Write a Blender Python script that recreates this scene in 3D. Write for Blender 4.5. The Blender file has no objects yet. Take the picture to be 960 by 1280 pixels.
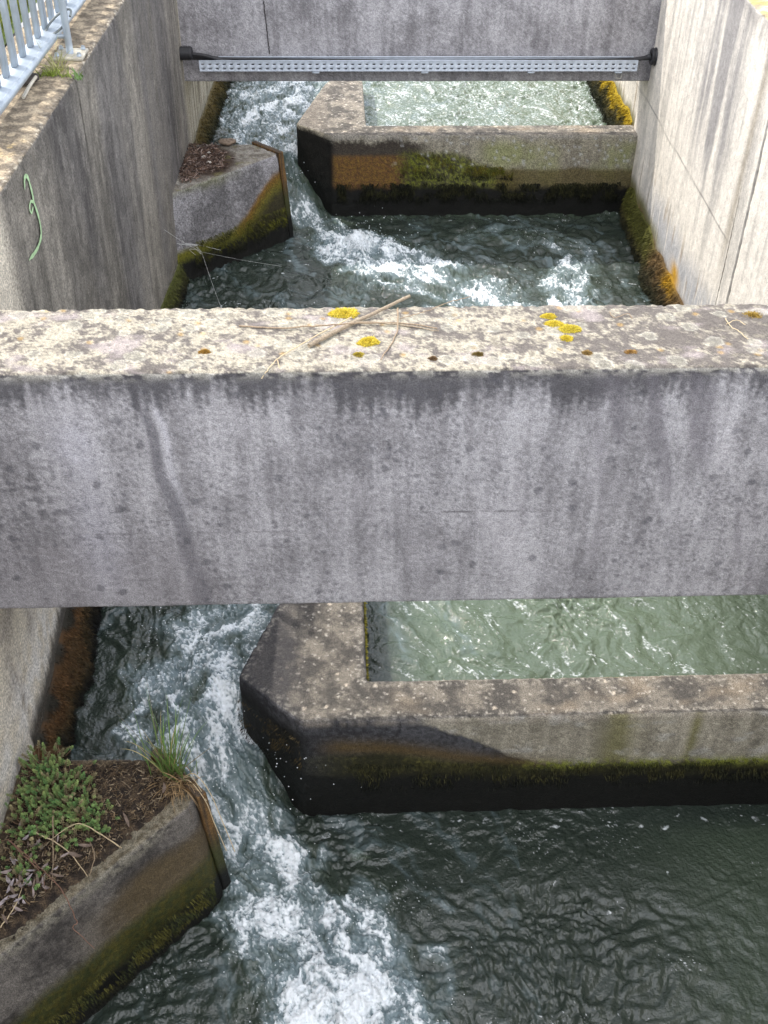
import bpy, math, random
import numpy as np
from mathutils import Matrix, Vector
from mathutils.geometry import delaunay_2d_cdt
random.seed(7); RNG = np.random.default_rng(7)
scene = bpy.context.scene
COL = scene.collection
R = math.radians

# ------------------------------------------------------------------ camera
CAM_H = 2.4; F = 1378.0
CM = np.array([[0.99920208, 0.01524687, -0.03691527],
               [-0.03826566, 0.63025788, -0.77544229],
               [0.01144307, 0.77623613, 0.63033842]])
cd = bpy.data.cameras.new('camera'); cam = bpy.data.objects.new('camera', cd); COL.objects.link(cam)
m = Matrix([list(CM[0]) + [0], list(CM[1]) + [0], list(CM[2]) + [CAM_H], [0, 0, 0, 1]])
cam.matrix_world = m
cd.sensor_fit = 'HORIZONTAL'; cd.sensor_width = 36; cd.lens = 36 * F / 960
cd.clip_start = .05; cd.clip_end = 3000
scene.camera = cam

def at(px, py, ax, val):
    """point of the plane (axis ax = val) that a measured direction meets"""
    r = CM @ np.array([(px - 480) / F, (640 - py) / F, -1.0])
    t = (val - (0, 0, CAM_H)[ax]) / r[ax]
    return np.array([0, 0, CAM_H]) + r * t

# ------------------------------------------------------------------ noise
_p = np.random.default_rng(3).permutation(512).astype(np.int64)
_perm = np.concatenate([_p, _p, _p])
_g = np.random.default_rng(5).normal(size=(512, 3)); _g /= np.linalg.norm(_g, axis=1)[:, None]
_g2 = (np.random.default_rng(6).normal(size=(512, 2))).astype(np.float32); _g2 /= np.linalg.norm(_g2, axis=1)[:, None]
def perlin2(x, y, seed):
    x, y = np.broadcast_arrays(np.asarray(x, np.float32) + np.float32(seed * 17.13), np.asarray(y, np.float32) - np.float32(seed * 9.7))
    fx = np.floor(x); fy = np.floor(y); xi = fx.astype(np.int32); yi = fy.astype(np.int32); xf = x - fx; yf = y - fy
    u = xf * xf * xf * (xf * (xf * 6 - 15) + 10); v = yf * yf * yf * (yf * (yf * 6 - 15) + 10)
    A = _perm[xi & 511] + yi; B = _perm[(xi + 1) & 511] + yi
    def g(h, i, j):
        h = _perm[h & 511]; return _g2[h, 0] * (xf - i) + _g2[h, 1] * (yf - j)
    a = g(A, 0, 0); a = a + u * (g(B, 1, 0) - a); b = g(A + 1, 0, 1); b = b + u * (g(B + 1, 1, 1) - b)
    return 1.5 * (a + v * (b - a))
def perlin(x, y, z=0.0, seed=0):
    if np.ndim(z) == 0 and z == 0: return perlin2(x, y, seed)
    x, y, z = np.broadcast_arrays(np.asarray(x, float) + seed * 17.13, np.asarray(y, float) - seed * 9.7, np.asarray(z, float) + seed * 3.31)
    xi = np.floor(x).astype(np.int64); yi = np.floor(y).astype(np.int64); zi = np.floor(z).astype(np.int64)
    xf = x - xi; yf = y - yi; zf = z - zi
    u = xf * xf * xf * (xf * (xf * 6 - 15) + 10); v = yf * yf * yf * (yf * (yf * 6 - 15) + 10); w = zf * zf * zf * (zf * (zf * 6 - 15) + 10)
    def g(i, j, k):
        h = _perm[(_perm[(_perm[(xi + i) & 511] + yi + j) & 511] + zi + k) & 511]
        gr = _g[h]
        return gr[..., 0] * (xf - i) + gr[..., 1] * (yf - j) + gr[..., 2] * (zf - k)
    def L(a, b, t): return a + t * (b - a)
    return 1.5 * L(L(L(g(0,0,0), g(1,0,0), u), L(g(0,1,0), g(1,1,0), u), v), L(L(g(0,0,1), g(1,0,1), u), L(g(0,1,1), g(1,1,1), u), v), w)
def fbm(x, y, z=0.0, oc=4, seed=0, gain=.5):
    s = 0; a = 1; f = 1; n = 0
    for i in range(oc):
        s = s + a * perlin(x * f, y * f, z * f, seed + i * 7); n += a; a *= gain; f *= 2.03
    return s / n * 1.3
def worley(x, y, seed=0):
    x, y = np.broadcast_arrays(np.asarray(x, float), np.asarray(y, float))
    xi = np.floor(x).astype(np.int64); yi = np.floor(y).astype(np.int64)
    best = np.full(x.shape, 9.0); rid = np.zeros(x.shape)
    rx = np.random.default_rng(40 + seed).random((512, 3))
    for i in (-1, 0, 1):
        for j in (-1, 0, 1):
            h = _perm[(_perm[(xi + i) & 511] + yi + j + seed * 31) & 511]
            d = np.hypot(xi + i + rx[h, 0] - x, yi + j + rx[h, 1] - y)
            k = d < best
            best = np.where(k, d, best); rid = np.where(k, rx[h, 2], rid)
    return best, rid
def ss(a, b, x):
    t = np.clip((x - a) / (b - a), 0, 1); return t * t * (3 - 2 * t)
def mixc(c, d, t):
    return c + (np.asarray(d, float) - c) * np.asarray(t)[..., None]
def base(n, c): return np.tile(np.asarray(c, float), (n, 1))

# ------------------------------------------------------------------ materials
def new_mat(name):
    mt = bpy.data.materials.new(name); mt.use_nodes = True
    nt = mt.node_tree; nt.nodes.clear()
    out = nt.nodes.new('ShaderNodeOutputMaterial'); b = nt.nodes.new('ShaderNodeBsdfPrincipled')
    nt.links.new(b.outputs[0], out.inputs[0])
    return mt, nt, b
def N(nt, t, **k):
    n = nt.nodes.new(t)
    for a, v in k.items():
        if a.startswith('i_'):
            key = a[2:]
            n.inputs[int(key) if key.isdigit() else key].default_value = v
        else: setattr(n, a, v)
    return n
def noise_node(nt, pos, scale, detail=3, stretch=None):
    src = pos
    if stretch:
        mp = N(nt, 'ShaderNodeMapping'); mp.inputs['Scale'].default_value = stretch
        nt.links.new(pos, mp.inputs['Vector']); src = mp.outputs[0]
    n = N(nt, 'ShaderNodeTexNoise'); n.inputs['Scale'].default_value = scale; n.inputs['Detail'].default_value = detail
    nt.links.new(src, n.inputs['Vector']); return n.outputs[0]
def mrange(nt, v, a, b, c, d):
    n = N(nt, 'ShaderNodeMapRange'); n.inputs[1].default_value = a; n.inputs[2].default_value = b
    n.inputs[3].default_value = c; n.inputs[4].default_value = d
    nt.links.new(v, n.inputs[0]); return n.outputs[0]
def mul(nt, a, b):
    n = N(nt, 'ShaderNodeMath', operation='MULTIPLY'); nt.links.new(a, n.inputs[0]); nt.links.new(b, n.inputs[1]); return n.outputs[0]

def painted(name, grain=350, gs=(.72, 1.28), grain2=1100, bump=.0016, rough=.9, wetr=.22, spec=.35, pits=True):
    """weathered surface: colour from the mesh's own paint layer, grain, pores and bump from nodes"""
    mt, nt, b = new_mat(name)
    geo = N(nt, 'ShaderNodeNewGeometry'); pos = geo.outputs['Position']
    at_ = N(nt, 'ShaderNodeAttribute', attribute_name='Col')
    wt = N(nt, 'ShaderNodeAttribute', attribute_name='wet')
    n1 = noise_node(nt, pos, grain, 4); n2 = noise_node(nt, pos, grain2, 2); n3 = noise_node(nt, pos, grain * .22, 3)
    f = mul(nt, mrange(nt, n1, .36, .64, *gs), mrange(nt, n2, .35, .65, .74, 1.26))
    f = mul(nt, f, mrange(nt, n3, .3, .7, .88, 1.12))
    if pits:
        vo = N(nt, 'ShaderNodeTexVoronoi'); vo.inputs['Scale'].default_value = grain * .55; nt.links.new(pos, vo.inputs['Vector'])
        f = mul(nt, f, mrange(nt, vo.outputs['Distance'], .05, .22, .62, 1.0))
    vm = N(nt, 'ShaderNodeVectorMath', operation='SCALE'); nt.links.new(at_.outputs['Color'], vm.inputs[0]); nt.links.new(f, vm.inputs['Scale'])
    nt.links.new(vm.outputs[0], b.inputs['Base Color'])
    nt.links.new(mrange(nt, wt.outputs['Fac'], 0, 1, rough, wetr), b.inputs['Roughness'])
    b.inputs['Specular IOR Level'].default_value = spec
    bp = N(nt, 'ShaderNodeBump'); bp.inputs['Strength'].default_value = .8; bp.inputs['Distance'].default_value = bump
    add = N(nt, 'ShaderNodeMath', operation='ADD'); nt.links.new(n1, add.inputs[0]); nt.links.new(n3, add.inputs[1])
    nt.links.new(add.outputs[0], bp.inputs['Height']); nt.links.new(bp.outputs[0], b.inputs['Normal'])
    return mt
def plain(name, col, rough=.6, metal=0, var=.25, scale=60, bump=0, stretch=None, spec=.5):
    mt, nt, b = new_mat(name)
    geo = N(nt, 'ShaderNodeNewGeometry'); pos = geo.outputs['Position']
    n1 = noise_node(nt, pos, scale, 4, stretch)
    f = mrange(nt, n1, .3, .7, 1 - var, 1 + var)
    vm = N(nt, 'ShaderNodeVectorMath', operation='SCALE'); vm.inputs[0].default_value = col[:3]; nt.links.new(f, vm.inputs['Scale'])
    nt.links.new(vm.outputs[0], b.inputs['Base Color'])
    b.inputs['Roughness'].default_value = rough; b.inputs['Metallic'].default_value = metal
    b.inputs['Specular IOR Level'].default_value = spec
    if bump:
        bp = N(nt, 'ShaderNodeBump'); bp.inputs['Distance'].default_value = bump; nt.links.new(n1, bp.inputs['Height']); nt.links.new(bp.outputs[0], b.inputs['Normal'])
    return mt
def leafmat(name, rough=.6, trans=.0):
    mt, nt, b = new_mat(name)
    a = N(nt, 'ShaderNodeAttribute', attribute_name='Col'); nt.links.new(a.outputs['Color'], b.inputs['Base Color'])
    b.inputs['Roughness'].default_value = rough; b.inputs['Specular IOR Level'].default_value = .3
    return mt

# ------------------------------------------------------------------ meshes
def mk(name, V, Fs, mat, cols=None, wet=None, parent=None, smooth=True, loc=(0, 0, 0), nsides=None):
    """one mesh object; Fs is an (n,k) array or a list of arrays of faces"""
    V = np.asarray(V, float); Fs = Fs if isinstance(Fs, list) else [Fs]
    Fs = [np.asarray(f, np.int64) for f in Fs if len(f)]
    me = bpy.data.meshes.new(name)
    me.vertices.add(len(V)); me.vertices.foreach_set('co', (V - np.asarray(loc)).astype(np.float32).ravel())
    tot = np.concatenate([np.full(len(f), f.shape[1]) for f in Fs]); idx = np.concatenate([f.ravel() for f in Fs])
    me.loops.add(len(idx)); me.loops.foreach_set('vertex_index', idx.astype(np.int32))
    me.polygons.add(len(tot)); st = np.concatenate([[0], np.cumsum(tot)[:-1]])
    me.polygons.foreach_set('loop_start', st.astype(np.int32)); me.polygons.foreach_set('loop_total', tot.astype(np.int32))
    me.update(calc_edges=True)
    if smooth: me.polygons.foreach_set('use_smooth', np.ones(len(tot), bool))
    if cols is not None:
        a = me.color_attributes.new('Col', 'FLOAT_COLOR', 'POINT')
        c = np.ones((len(V), 4), np.float32); c[:, :3] = np.clip(cols, 0, 1); a.data.foreach_set('color', c.ravel())
    if wet is not None:
        a = me.attributes.new('wet', 'FLOAT', 'POINT'); a.data.foreach_set('value', np.asarray(wet, np.float32))
    me.materials.append(mat)
    o = bpy.data.objects.new(name, me); COL.objects.link(o)
    if parent is not None: o.parent = parent; o.location = np.asarray(loc) - np.asarray(WLOC.get(parent.name, (0, 0, 0)))
    else: o.location = loc
    WLOC[o.name] = tuple(loc)
    return o
WLOC = {}
def part(name, V, Fs, mat, parent, **k):
    return mk(name, V, Fs, mat, parent=parent, loc=WLOC[parent.name], **k)
def tag(o, label, cat, group=None, kind=None):
    o['label'] = label; o['category'] = cat
    if group: o['group'] = group
    if kind: o['kind'] = kind
    return o
def thing(name, label, cat, loc, group=None):
    o = bpy.data.objects.new(name, None); COL.objects.link(o); o.location = loc; WLOC[o.name] = tuple(loc)
    return tag(o, label, cat, group)
def stuff(o, label, cat): return tag(o, label, cat, kind='stuff')

def gridfaces(n, m, cu=False, cv=False):
    i = np.arange(n if cu else n - 1); j = np.arange(m if cv else m - 1)
    I, J = np.meshgrid(i, j, indexing='ij'); I2 = (I + 1) % n; J2 = (J + 1) % m
    return np.stack([I * m + J, I2 * m + J, I2 * m + J2, I * m + J2], -1).reshape(-1, 4)
def resample(pts, step, closed=True, r=0.0):
    """dense outline of a polygon with rounded corners; step may be a function of the point"""
    pts = [np.array(p, float) for p in pts]; n = len(pts); out = []
    for i in range(n):
        a, b, c = pts[i - 1], pts[i], pts[(i + 1) % n]
        u = (a - b) / np.linalg.norm(a - b); v = (c - b) / np.linalg.norm(c - b)
        rr = min(r, .4 * np.linalg.norm(a - b), .4 * np.linalg.norm(c - b))
        if rr > 0:
            for t in (0, .25, .5, .75, 1): 
                out.append((b + u * rr) * (1 - t) ** 2 + b * 2 * t * (1 - t) + (b + v * rr) * t * t)
        else: out.append(b)
    res = []
    for i in range(len(out)):
        a, b = out[i], out[(i + 1) % len(out)]
        if not closed and i == len(out) - 1: res.append(a); break
        st = step((a + b) / 2) if callable(step) else step
        k = max(1, int(np.ceil(np.linalg.norm(b - a) / st)))
        for t in range(k): res.append(a + (b - a) * t / k)
    return np.array(res)
def outnormals(P):
    d = np.roll(P, -1, 0) - np.roll(P, 1, 0); n = np.stack([d[:, 1], -d[:, 0]], 1)
    return n / np.maximum(np.linalg.norm(n, axis=1), 1e-9)[:, None]
def inpoly(P, q):
    x, y = q[:, 0], q[:, 1]; ins = np.zeros(len(q), bool); j = len(P) - 1
    for i in range(len(P)):
        xi, yi = P[i]; xj, yj = P[j]
        c = ((yi > y) != (yj > y)) & (x < (xj - xi) * (y - yi) / (yj - yi + 1e-12) + xi)
        ins ^= c; j = i
    return ins
def prism(outline, z0, z1, step=.006, bev=.008, r=.006, flare=0.0, amp=.002, chip=.004, seed=1, zstep=None):
    """solid with a plan outline (counter-clockwise), rounded chipped top edge and a finely meshed top"""
    O = resample(outline, step, r=max(r, bev * 1.35)); n = len(O); nr = outnormals(O)
    zstep = zstep or step
    zs = list(np.linspace(z0, z1 - bev, max(3, int((z1 - z0) / zstep))))
    rings = []; lvl = []
    for z in zs: rings.append((z, 0.0))
    for t in (22.5, 45, 67.5, 90): rings.append((z1 - bev + bev * math.sin(R(t)), bev * (1 - math.cos(R(t)))))
    V = []; NV = []; edge = []
    for z, ins in rings:
        off = -ins + flare * (z1 - z) / (z1 - z0)
        V.append(np.column_stack([O + nr * off, np.full(n, z)]))
        k = min(1, ins / bev)
        NV.append(np.column_stack([nr * (1 - k), np.full(n, k)])); edge.append(np.full(n, math.exp(-((z - z1 + bev) / .012) ** 2)))
    V = np.concatenate(V); NV = np.concatenate(NV); edge = np.concatenate(edge)
    faces = gridfaces(len(rings), n, cv=True)[:, ::-1]
    top = V[-n:, :2]
    lo, hi = top.min(0), top.max(0)
    gx, gy = np.meshgrid(np.arange(lo[0], hi[0], step), np.arange(lo[1], hi[1], step), indexing='ij')
    q = np.column_stack([gx.ravel(), gy.ravel()]) + RNG.uniform(-.25, .25, (gx.size, 2)) * step
    q = q[inpoly(top, q)]
    d = np.full(len(q), 9.0)
    for i in range(0, n): d = np.minimum(d, np.hypot(q[:, 0] - top[i, 0], q[:, 1] - top[i, 1]))
    q = q[d > step * .6]
    pts = [Vector(p) for p in top] + [Vector(p) for p in q]
    vo, _, fo, _, _, _ = delaunay_2d_cdt(pts, [(i, (i + 1) % n) for i in range(n)], [], 1, 1e-7)
    if len(vo) != len(pts): print('cdt vertex change', len(vo), len(pts))
    b0 = len(V) - n
    V = np.concatenate([V, np.column_stack([q, np.full(len(q), z1)])]); NV = np.concatenate([NV, np.tile([0, 0, 1.0], (len(q), 1))]); edge = np.concatenate([edge, np.exp(-(d[d > step * .6] / .015) ** 2)])
    T = []
    np_ = len(pts)
    for f in fo:
        if max(f) >= np_: continue
        f = [b0 + i for i in f]
        a, b, c = V[f[0]], V[f[1]], V[f[2]]
        if (b[0]-a[0])*(c[1]-a[1]) - (b[1]-a[1])*(c[0]-a[0]) < 0: f = f[::-1]
        T.append(f)
    dis = amp * fbm(V[:, 0] * 22, V[:, 1] * 22, V[:, 2] * 22, 4, seed) - chip * edge * ss(.12, .5, fbm(V[:, 0] * 45, V[:, 1] * 45, V[:, 2] * 30, 3, seed + 4)) + amp * .5 * perlin(V[:, 0] * 130, V[:, 1] * 130, V[:, 2] * 130, seed)
    V = V + NV * dis[:, None]
    return V, [faces, np.array(T)], NV, edge
def tube(P, r, k=8, cap=True):
    P = np.asarray(P, float); n = len(P); r = np.broadcast_to(r, n)
    d = np.gradient(P, axis=0); d /= np.linalg.norm(d, axis=1)[:, None]
    up = np.array([0, 0, 1.0]); up = np.array([1.0, 0, 0]) if abs(d[0] @ up) > .95 else up
    V = []
    for i in range(n):
        a = np.cross(d[i], up); a /= np.linalg.norm(a); b = np.cross(a, d[i]); up = b
        for j in range(k):
            t = 2 * math.pi * j / k; V.append(P[i] + r[i] * (a * math.cos(t) + b * math.sin(t)))
    V = np.array(V); F4 = gridfaces(n, k, cv=True)
    V = np.concatenate([V, P[:1], P[-1:]]); c0, c1 = n * k, n * k + 1
    T = [[c0, (j + 1) % k, j] for j in range(k)] + [[c1, (n - 1) * k + j, (n - 1) * k + (j + 1) % k] for j in range(k)]
    return V, [F4, np.array(T)]
def curve(pts, n=16):
    """smooth line through points"""
    P = np.array(pts, float); m = len(P)
    E = np.vstack([2 * P[0] - P[1], P, 2 * P[-1] - P[-2]]); out = []
    for i in range(m - 1):
        a, b, c, d = E[i:i + 4]
        for t in np.linspace(0, 1, n, endpoint=False):
            out.append(.5 * (2 * b + (c - a) * t + (2 * a - 5 * b + 4 * c - d) * t * t + (3 * b - a - 3 * c + d) * t ** 3))
    out.append(P[-1]); return np.array(out)
def box(x0, x1, y0, y1, z0, z1, bev=.002, A=None):
    """bevelled box (24 verts)"""
    s = np.array([[x0, y0, z0], [x1, y1, z1]]); V = []; key = {}
    for ix in (0, 1):
        for iy in (0, 1):
            for iz in (0, 1):
                c = np.array([s[ix][0], s[iy][1], s[iz][2]]); sg = np.array([1 - 2 * ix, 1 - 2 * iy, 1 - 2 * iz])
                for a in range(3):
                    v = c + sg * bev; v[a] = c[a]; key[(ix, iy, iz, a)] = len(V); V.append(v)
    V = np.array(V); Q = []; T = []
    ctr = V.mean(0)
    def addf(f):
        p = V[f]; nn = np.cross(p[1] - p[0], p[2] - p[0])
        if nn @ (p.mean(0) - ctr) < 0: f = f[::-1]
        (Q if len(f) == 4 else T).append(f)
    for a in range(3):
        b, c = [(1, 2), (0, 2), (0, 1)][a]
        for s_ in (0, 1):
            f = []
            for u, v in ((0, 0), (1, 0), (1, 1), (0, 1)):
                i = [0, 0, 0]; i[a] = s_; i[b] = u; i[c] = v; f.append(key[(*i, a)])
            addf(f)
        for u in (0, 1):
            for v in (0, 1):
                i = [0, 0, 0]; i[b] = u; i[c] = v; j = list(i); j[a] = 1
                addf([key[(*i, b)], key[(*j, b)], key[(*j, c)], key[(*i, c)]])
    for ix in (0, 1):
        for iy in (0, 1):
            for iz in (0, 1): addf([key[(ix, iy, iz, a)] for a in range(3)])
    if A is not None: V = np.array([A(v) for v in V])
    return V, [np.array(Q), np.array(T)]
def join(parts):
    """merge shapes of ONE part"""
    V = []; by = {}; o = 0
    for v, fs in parts:
        for f in (fs if isinstance(fs, list) else [fs]):
            f = np.asarray(f)
            if len(f): by.setdefault(f.shape[1], []).append(f + o)
        V.append(v); o += len(v)
    return np.concatenate(V), [np.concatenate(x) for x in by.values()]
def blades(P, D, L, W, up=None, bend=.3, segs=2):
    """many small tapering blades as one mesh; P roots, D directions, L lengths, W widths"""
    n = len(P); D = D / np.linalg.norm(D, axis=1)[:, None]
    s = np.cross(D, RNG.normal(size=(n, 3))); s /= np.linalg.norm(s, axis=1)[:, None]
    g = np.cross(s, D)
    V = np.empty((n, 5, 3)); L = L[:, None]; W = W[:, None]
    V[:, 0] = P - s * W / 2; V[:, 1] = P + s * W / 2
    mid = P + D * L * .55 + g * L * bend * .25
    V[:, 2] = mid - s * W * .38; V[:, 3] = mid + s * W * .38
    V[:, 4] = P + D * L + g * L * bend
    b = np.arange(n)[:, None] * 5
    return V.reshape(-1, 3), [b + np.array([[0, 1, 3, 2]]), b + np.array([[2, 3, 4]])]

# ------------------------------------------------------------------ layout (metres)
SH = np.array([.093, 3.71, .285])                # from one step of the channel to the next
def LX(y): return -.93 + .03 * y                 # inner face of the left wall
def RX(y): return 1.418 + .03 * y                # inner face of the right wall
Z_LO, Z_MID, Z_UP = -.43, -.16, .12

# ================================================================== WATER
def chute(x, y):
    u = (x + .33) * .6 - (y - 2.05) * .8
    t = 1 - ss(-.24, .17, u)
    tb = ss(2.06, 2.14, y); w = ss(-.22, -.12, x)
    return t * (1 - w) + tb * w
def flow_coords(x, y, line):
    """distance along and across a polyline, with the width interpolated"""
    best = np.full(x.shape, 9e9); S = np.zeros(x.shape); T = np.zeros(x.shape); Wd = np.ones(x.shape); G = np.zeros(x.shape)
    s0 = 0
    for i in range(len(line) - 1):
        a = np.array(line[i][:2]); b = np.array(line[i + 1][:2]); d = b - a; l = np.hypot(*d); d = d / l
        px, py = x - a[0], y - a[1]; t = np.clip(px * d[0] + py * d[1], 0, l)
        dx, dy = px - t * d[0], py - t * d[1]; dd = np.hypot(dx, dy); sg = np.sign(px * d[1] - py * d[0])
        w = line[i][2] + (line[i + 1][2] - line[i][2]) * t / l; g = line[i][3] + (line[i + 1][3] - line[i][3]) * t / l
        k = dd / w < best; best = np.where(k, dd / w, best); S = np.where(k, s0 + t, S); T = np.where(k, dd * sg, T); Wd = np.where(k, w, Wd); G = np.where(k, g, G)
        s0 += l
    return S, T, best, G
JET1 = [(-.10, 3.0, .12, .4), (-.25, 2.68, .13, .8), (-.40, 2.50, .20, .85), (-.46, 2.33, .25, 1.0), (-.42, 2.14, .21, 1.0), (-.31, 1.93, .16, .85),
        (-.20, 1.74, .21, .78), (-.10, 1.60, .25, .9), (-.03, 1.46, .26, 1.2), (-.01, 1.30, .28, 1.15), (.05, 1.0, .32, .8), (.3, .5, .3, .5)]
JET2 = [(-.1, 7.3, .5, .8), (-.42, 6.6, .38, .85), (-.42, 6.2, .25, .8), (-.32, 5.95, .15, .65), (-.22, 5.72, .12, .5), (-.05, 5.5, .15, .7), (.08, 5.32, .24, 1.25), (.28, 5.14, .26, 1.0), (.50, 4.98, .24, .75), (.70, 4.75, .26, .7), (.85, 4.2, .3, .4)]
JET3 = [(1.30, 4.3, .16, .4), (1.10, 4.72, .17, .85), (1.16, 5.0, .15, .7), (1.28, 5.25, .12, .35), (1.1, 5.45, .12, .3), (.7, 5.5, .10, .3)]
def water_field(x, y):
    t1 = chute(x, y); t2 = chute(x - SH[0], y - SH[1])
    z = Z_LO + (Z_MID - Z_LO) * t1 + (Z_UP - Z_MID) * t2
    steep = 4 * t1 * (1 - t1) * (x < -.15) + 4 * t2 * (1 - t2) * (x < -.05)
    # warped coordinates: swirls
    wx = x + .07 * perlin(x * 3.1, y * 3.1, seed=11) + .025 * perlin(x * 9, y * 9, seed=12)
    wy = y + .07 * perlin(x * 3.1, y * 3.1, seed=13) + .025 * perlin(x * 9, y * 9, seed=14)
    near = ss(3.2, 2.6, y)
    w = .016 * perlin(wx * 5.5, wy * 5.5, seed=1) + (.0165 - .0065 * ss(2.0, 1.9, y)) * perlin(wx * 11, wy * 11, seed=2) + .0085 * perlin(wx * 27, wy * 27, seed=3)
    rid = 1 - np.abs(perlin(wx * 20, wy * 20, seed=4)) * 2
    ch = .35 + .9 * ss(-.25, .45, fbm(x * 2.6, y * 2.6, oc=2, seed=15)); w += (.0050 * ss(4.2, 4.6, y) + .0012) * rid * ch + .0020 * perlin(wx * 24 + 3, wy * 15, seed=19) + .0068 * ch * perlin(wx * 42, wy * 36, seed=9) + .0046 * ch * ss(2.0, 1.8, y) * ss(-.35, .3, perlin(x * 4, y * 4, seed=24)) * perlin(wx * 75 + 4 * wy, wy * 48, seed=25) + .0040 * ch * perlin(wx * 66, wy * 66, seed=5) + .0013 * perlin(x * 130, y * 130, seed=6)
    calm = .62 + .38 * ss(-.4, .4, perlin(x * 1.7, y * 1.7, seed=8))
    calm *= 1 - .45 * ss(.6, 1.2, x) * near
    calm *= 1 - .6 * ss(1.72, 1.82, y + .06 * perlin(x * 4, y * 4, seed=16)) * ss(2.1, 2.0, y) * ss(-.1, .15, x)
    w += .0045 * perlin(wx * 19, wy * 30, seed=17) * (1 + ss(.4, -.3, perlin(x * 2.2, y * 2.2, seed=18)))
    boost = 1 + .05 * ss(1.85, 1.65, y) * ss(1.25, .5, x)
    z = z + w * calm * .8 * boost
    foam = np.zeros(x.shape); mist = np.zeros(x.shape); aer = np.zeros(x.shape)
    X0, Y0, Z0, F0, M0, A0 = x, y, z, foam, mist, aer
    for li, (line, sd, ya, yb, xa, xb) in enumerate(((JET1, 20, .2, 3.3, -1, .5), (JET2, 40, 4.0, 7.9, -1, 1.1), (JET3, 60, 4.1, 5.7, .4, 1.7))):
        sel = (Y0 > ya) & (Y0 < yb) & (X0 > xa) & (X0 < xb); x = X0[sel]; y = Y0[sel]; z = Z0[sel]; foam = F0[sel]; mist = M0[sel]; ae = A0[sel]
        S, T, D, G = flow_coords(x + .03 * perlin(x * 7, y * 7, seed=sd), y + .03 * perlin(x * 7, y * 7, seed=sd + 1), line)
        m = ss(1.25, .35, D + .35 * fbm(x * 9, y * 9, oc=3, seed=sd + 2)) * G
        qx = S * 9 + .5 * perlin(x * 14, y * 14, seed=sd + 3); qt = T * 26 + .7 * perlin(x * 17, y * 17, seed=sd + 4)
        wq = .8 * perlin(qx * .5, qt * .5, seed=sd + 12)
        fil = 1 - 2.6 * np.abs(fbm(qx * .9 + wq, qt * .8 + wq, oc=5, seed=sd + 5, gain=.66))
        cell = 1 - 2.4 * np.abs(fbm(x * 34 + wq, y * 34 - wq, oc=4, seed=sd + 6, gain=.65))
        fine = fbm(x * 110, y * 110, oc=2, seed=sd + 7)
        blob = fbm(qx * .6, qt * .45, oc=3, seed=sd + 8)
        v = .62 * fil + .50 * cell + .25 * fine + 1.25 * blob
        foam = np.maximum(foam, ss(1.05, 2.35, v + 1.0 * m) * ss(.03, .3, m)); ae = np.maximum(ae, ss(.15, 1.2, m + .75 * blob + .22 * fil))
        mist = np.maximum(mist, m)
        z = z + m * (.024 * fbm(qx * .8, qt * .35, oc=3, seed=sd + 9) + .011 * fil + .0085 * cell + .004 * fine)
        Z0[sel] = z; F0[sel] = foam; M0[sel] = mist; A0[sel] = ae
    x, y, z, foam, mist = X0, Y0, Z0, F0, M0
    # splash heap at the foot of the near chute and of the far one
    h1 = np.exp(-(((x - .0) / .17) ** 2 + ((y - 1.44) / .15) ** 2)); h2 = np.exp(-(((x - .10) / .14) ** 2 + ((y - 5.36) / .13) ** 2))
    heap = np.maximum(h1, h2)
    lump = fbm(x * 16, y * 16, oc=4, seed=90, gain=.6)
    z = z + heap * (.02 + .045 * lump)
    foam = np.maximum(foam, ss(.35, 1.05, heap + .6 * lump + .22 * fbm(x * 70, y * 70, oc=3, seed=91)) * .95)
    # thin foam threads and bubbles of the pools
    th = 1 - np.abs(perlin(wx * 8, wy * 8, seed=70)) * 24
    sp = ss(-.05, .35, perlin(x * 3.3, y * 3.3, seed=71))
    bub, bid = worley(wx * 120, wy * 120, 3)
    spk = ss(.33, .16, bub) * (bid > .55)
    foam = np.maximum(foam, np.clip(th, 0, 1) * sp * (.33 + .5 * ss(4.3, 4.6, y) * ss(5.65, 5.5, y)) * ss(.0, .5, perlin(x * 40, y * 40, seed=72) + .25))
    foam = np.maximum(foam, spk * .45 * ss(.1, .6, perlin(x * 5, y * 5, seed=73) + .55 * np.clip(mist * 2, 0, 1)))
    # short broken threads drifting with the current in the near pool
    fa_ = x * .80 - y * .60; fb_ = x * .60 + y * .80
    dsh = 1 - np.abs(perlin(fb_ * 13 + .8 * perlin(x * 9, y * 9, seed=26), fa_ * 4, seed=27)) * 30
    foam = np.maximum(foam, np.clip(dsh, 0, 1) * ss(.15, .5, fbm(x * 26, y * 26, oc=3, seed=28)) * ss(2.0, 1.95, y) * ss(.1, .4, perlin(x * 3, y * 3, seed=29) + .25) * .55)
    # pools upstream of each baffle: aerated, with their sunlit green painted in
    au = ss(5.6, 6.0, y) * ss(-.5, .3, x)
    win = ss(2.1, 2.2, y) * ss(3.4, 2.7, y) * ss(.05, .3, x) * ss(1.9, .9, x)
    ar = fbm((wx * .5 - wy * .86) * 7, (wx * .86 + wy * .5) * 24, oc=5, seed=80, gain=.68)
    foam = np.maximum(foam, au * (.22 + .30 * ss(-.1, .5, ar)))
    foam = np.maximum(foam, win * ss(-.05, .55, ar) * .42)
    # broken white line against the baffles
    for (bx, by) in ((.0, 2.0), (.1, 5.70)):
        ln = np.exp(-((y - by + .03 + .05 * fbm(x * 6, y * 6, oc=3, seed=85)) / .006) ** 2) * (x > bx - .1)
        foam = np.maximum(foam, ln * ss(.0, .4, fbm(x * 40, y * 40, oc=3, seed=86)) * .5)
    turb_lit = np.clip(.35 * mist + .35 * ss(.7, 1.3, x) * ss(2.0, 1.9, y) + au * .95 + win * .7, 0, 1)
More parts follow.
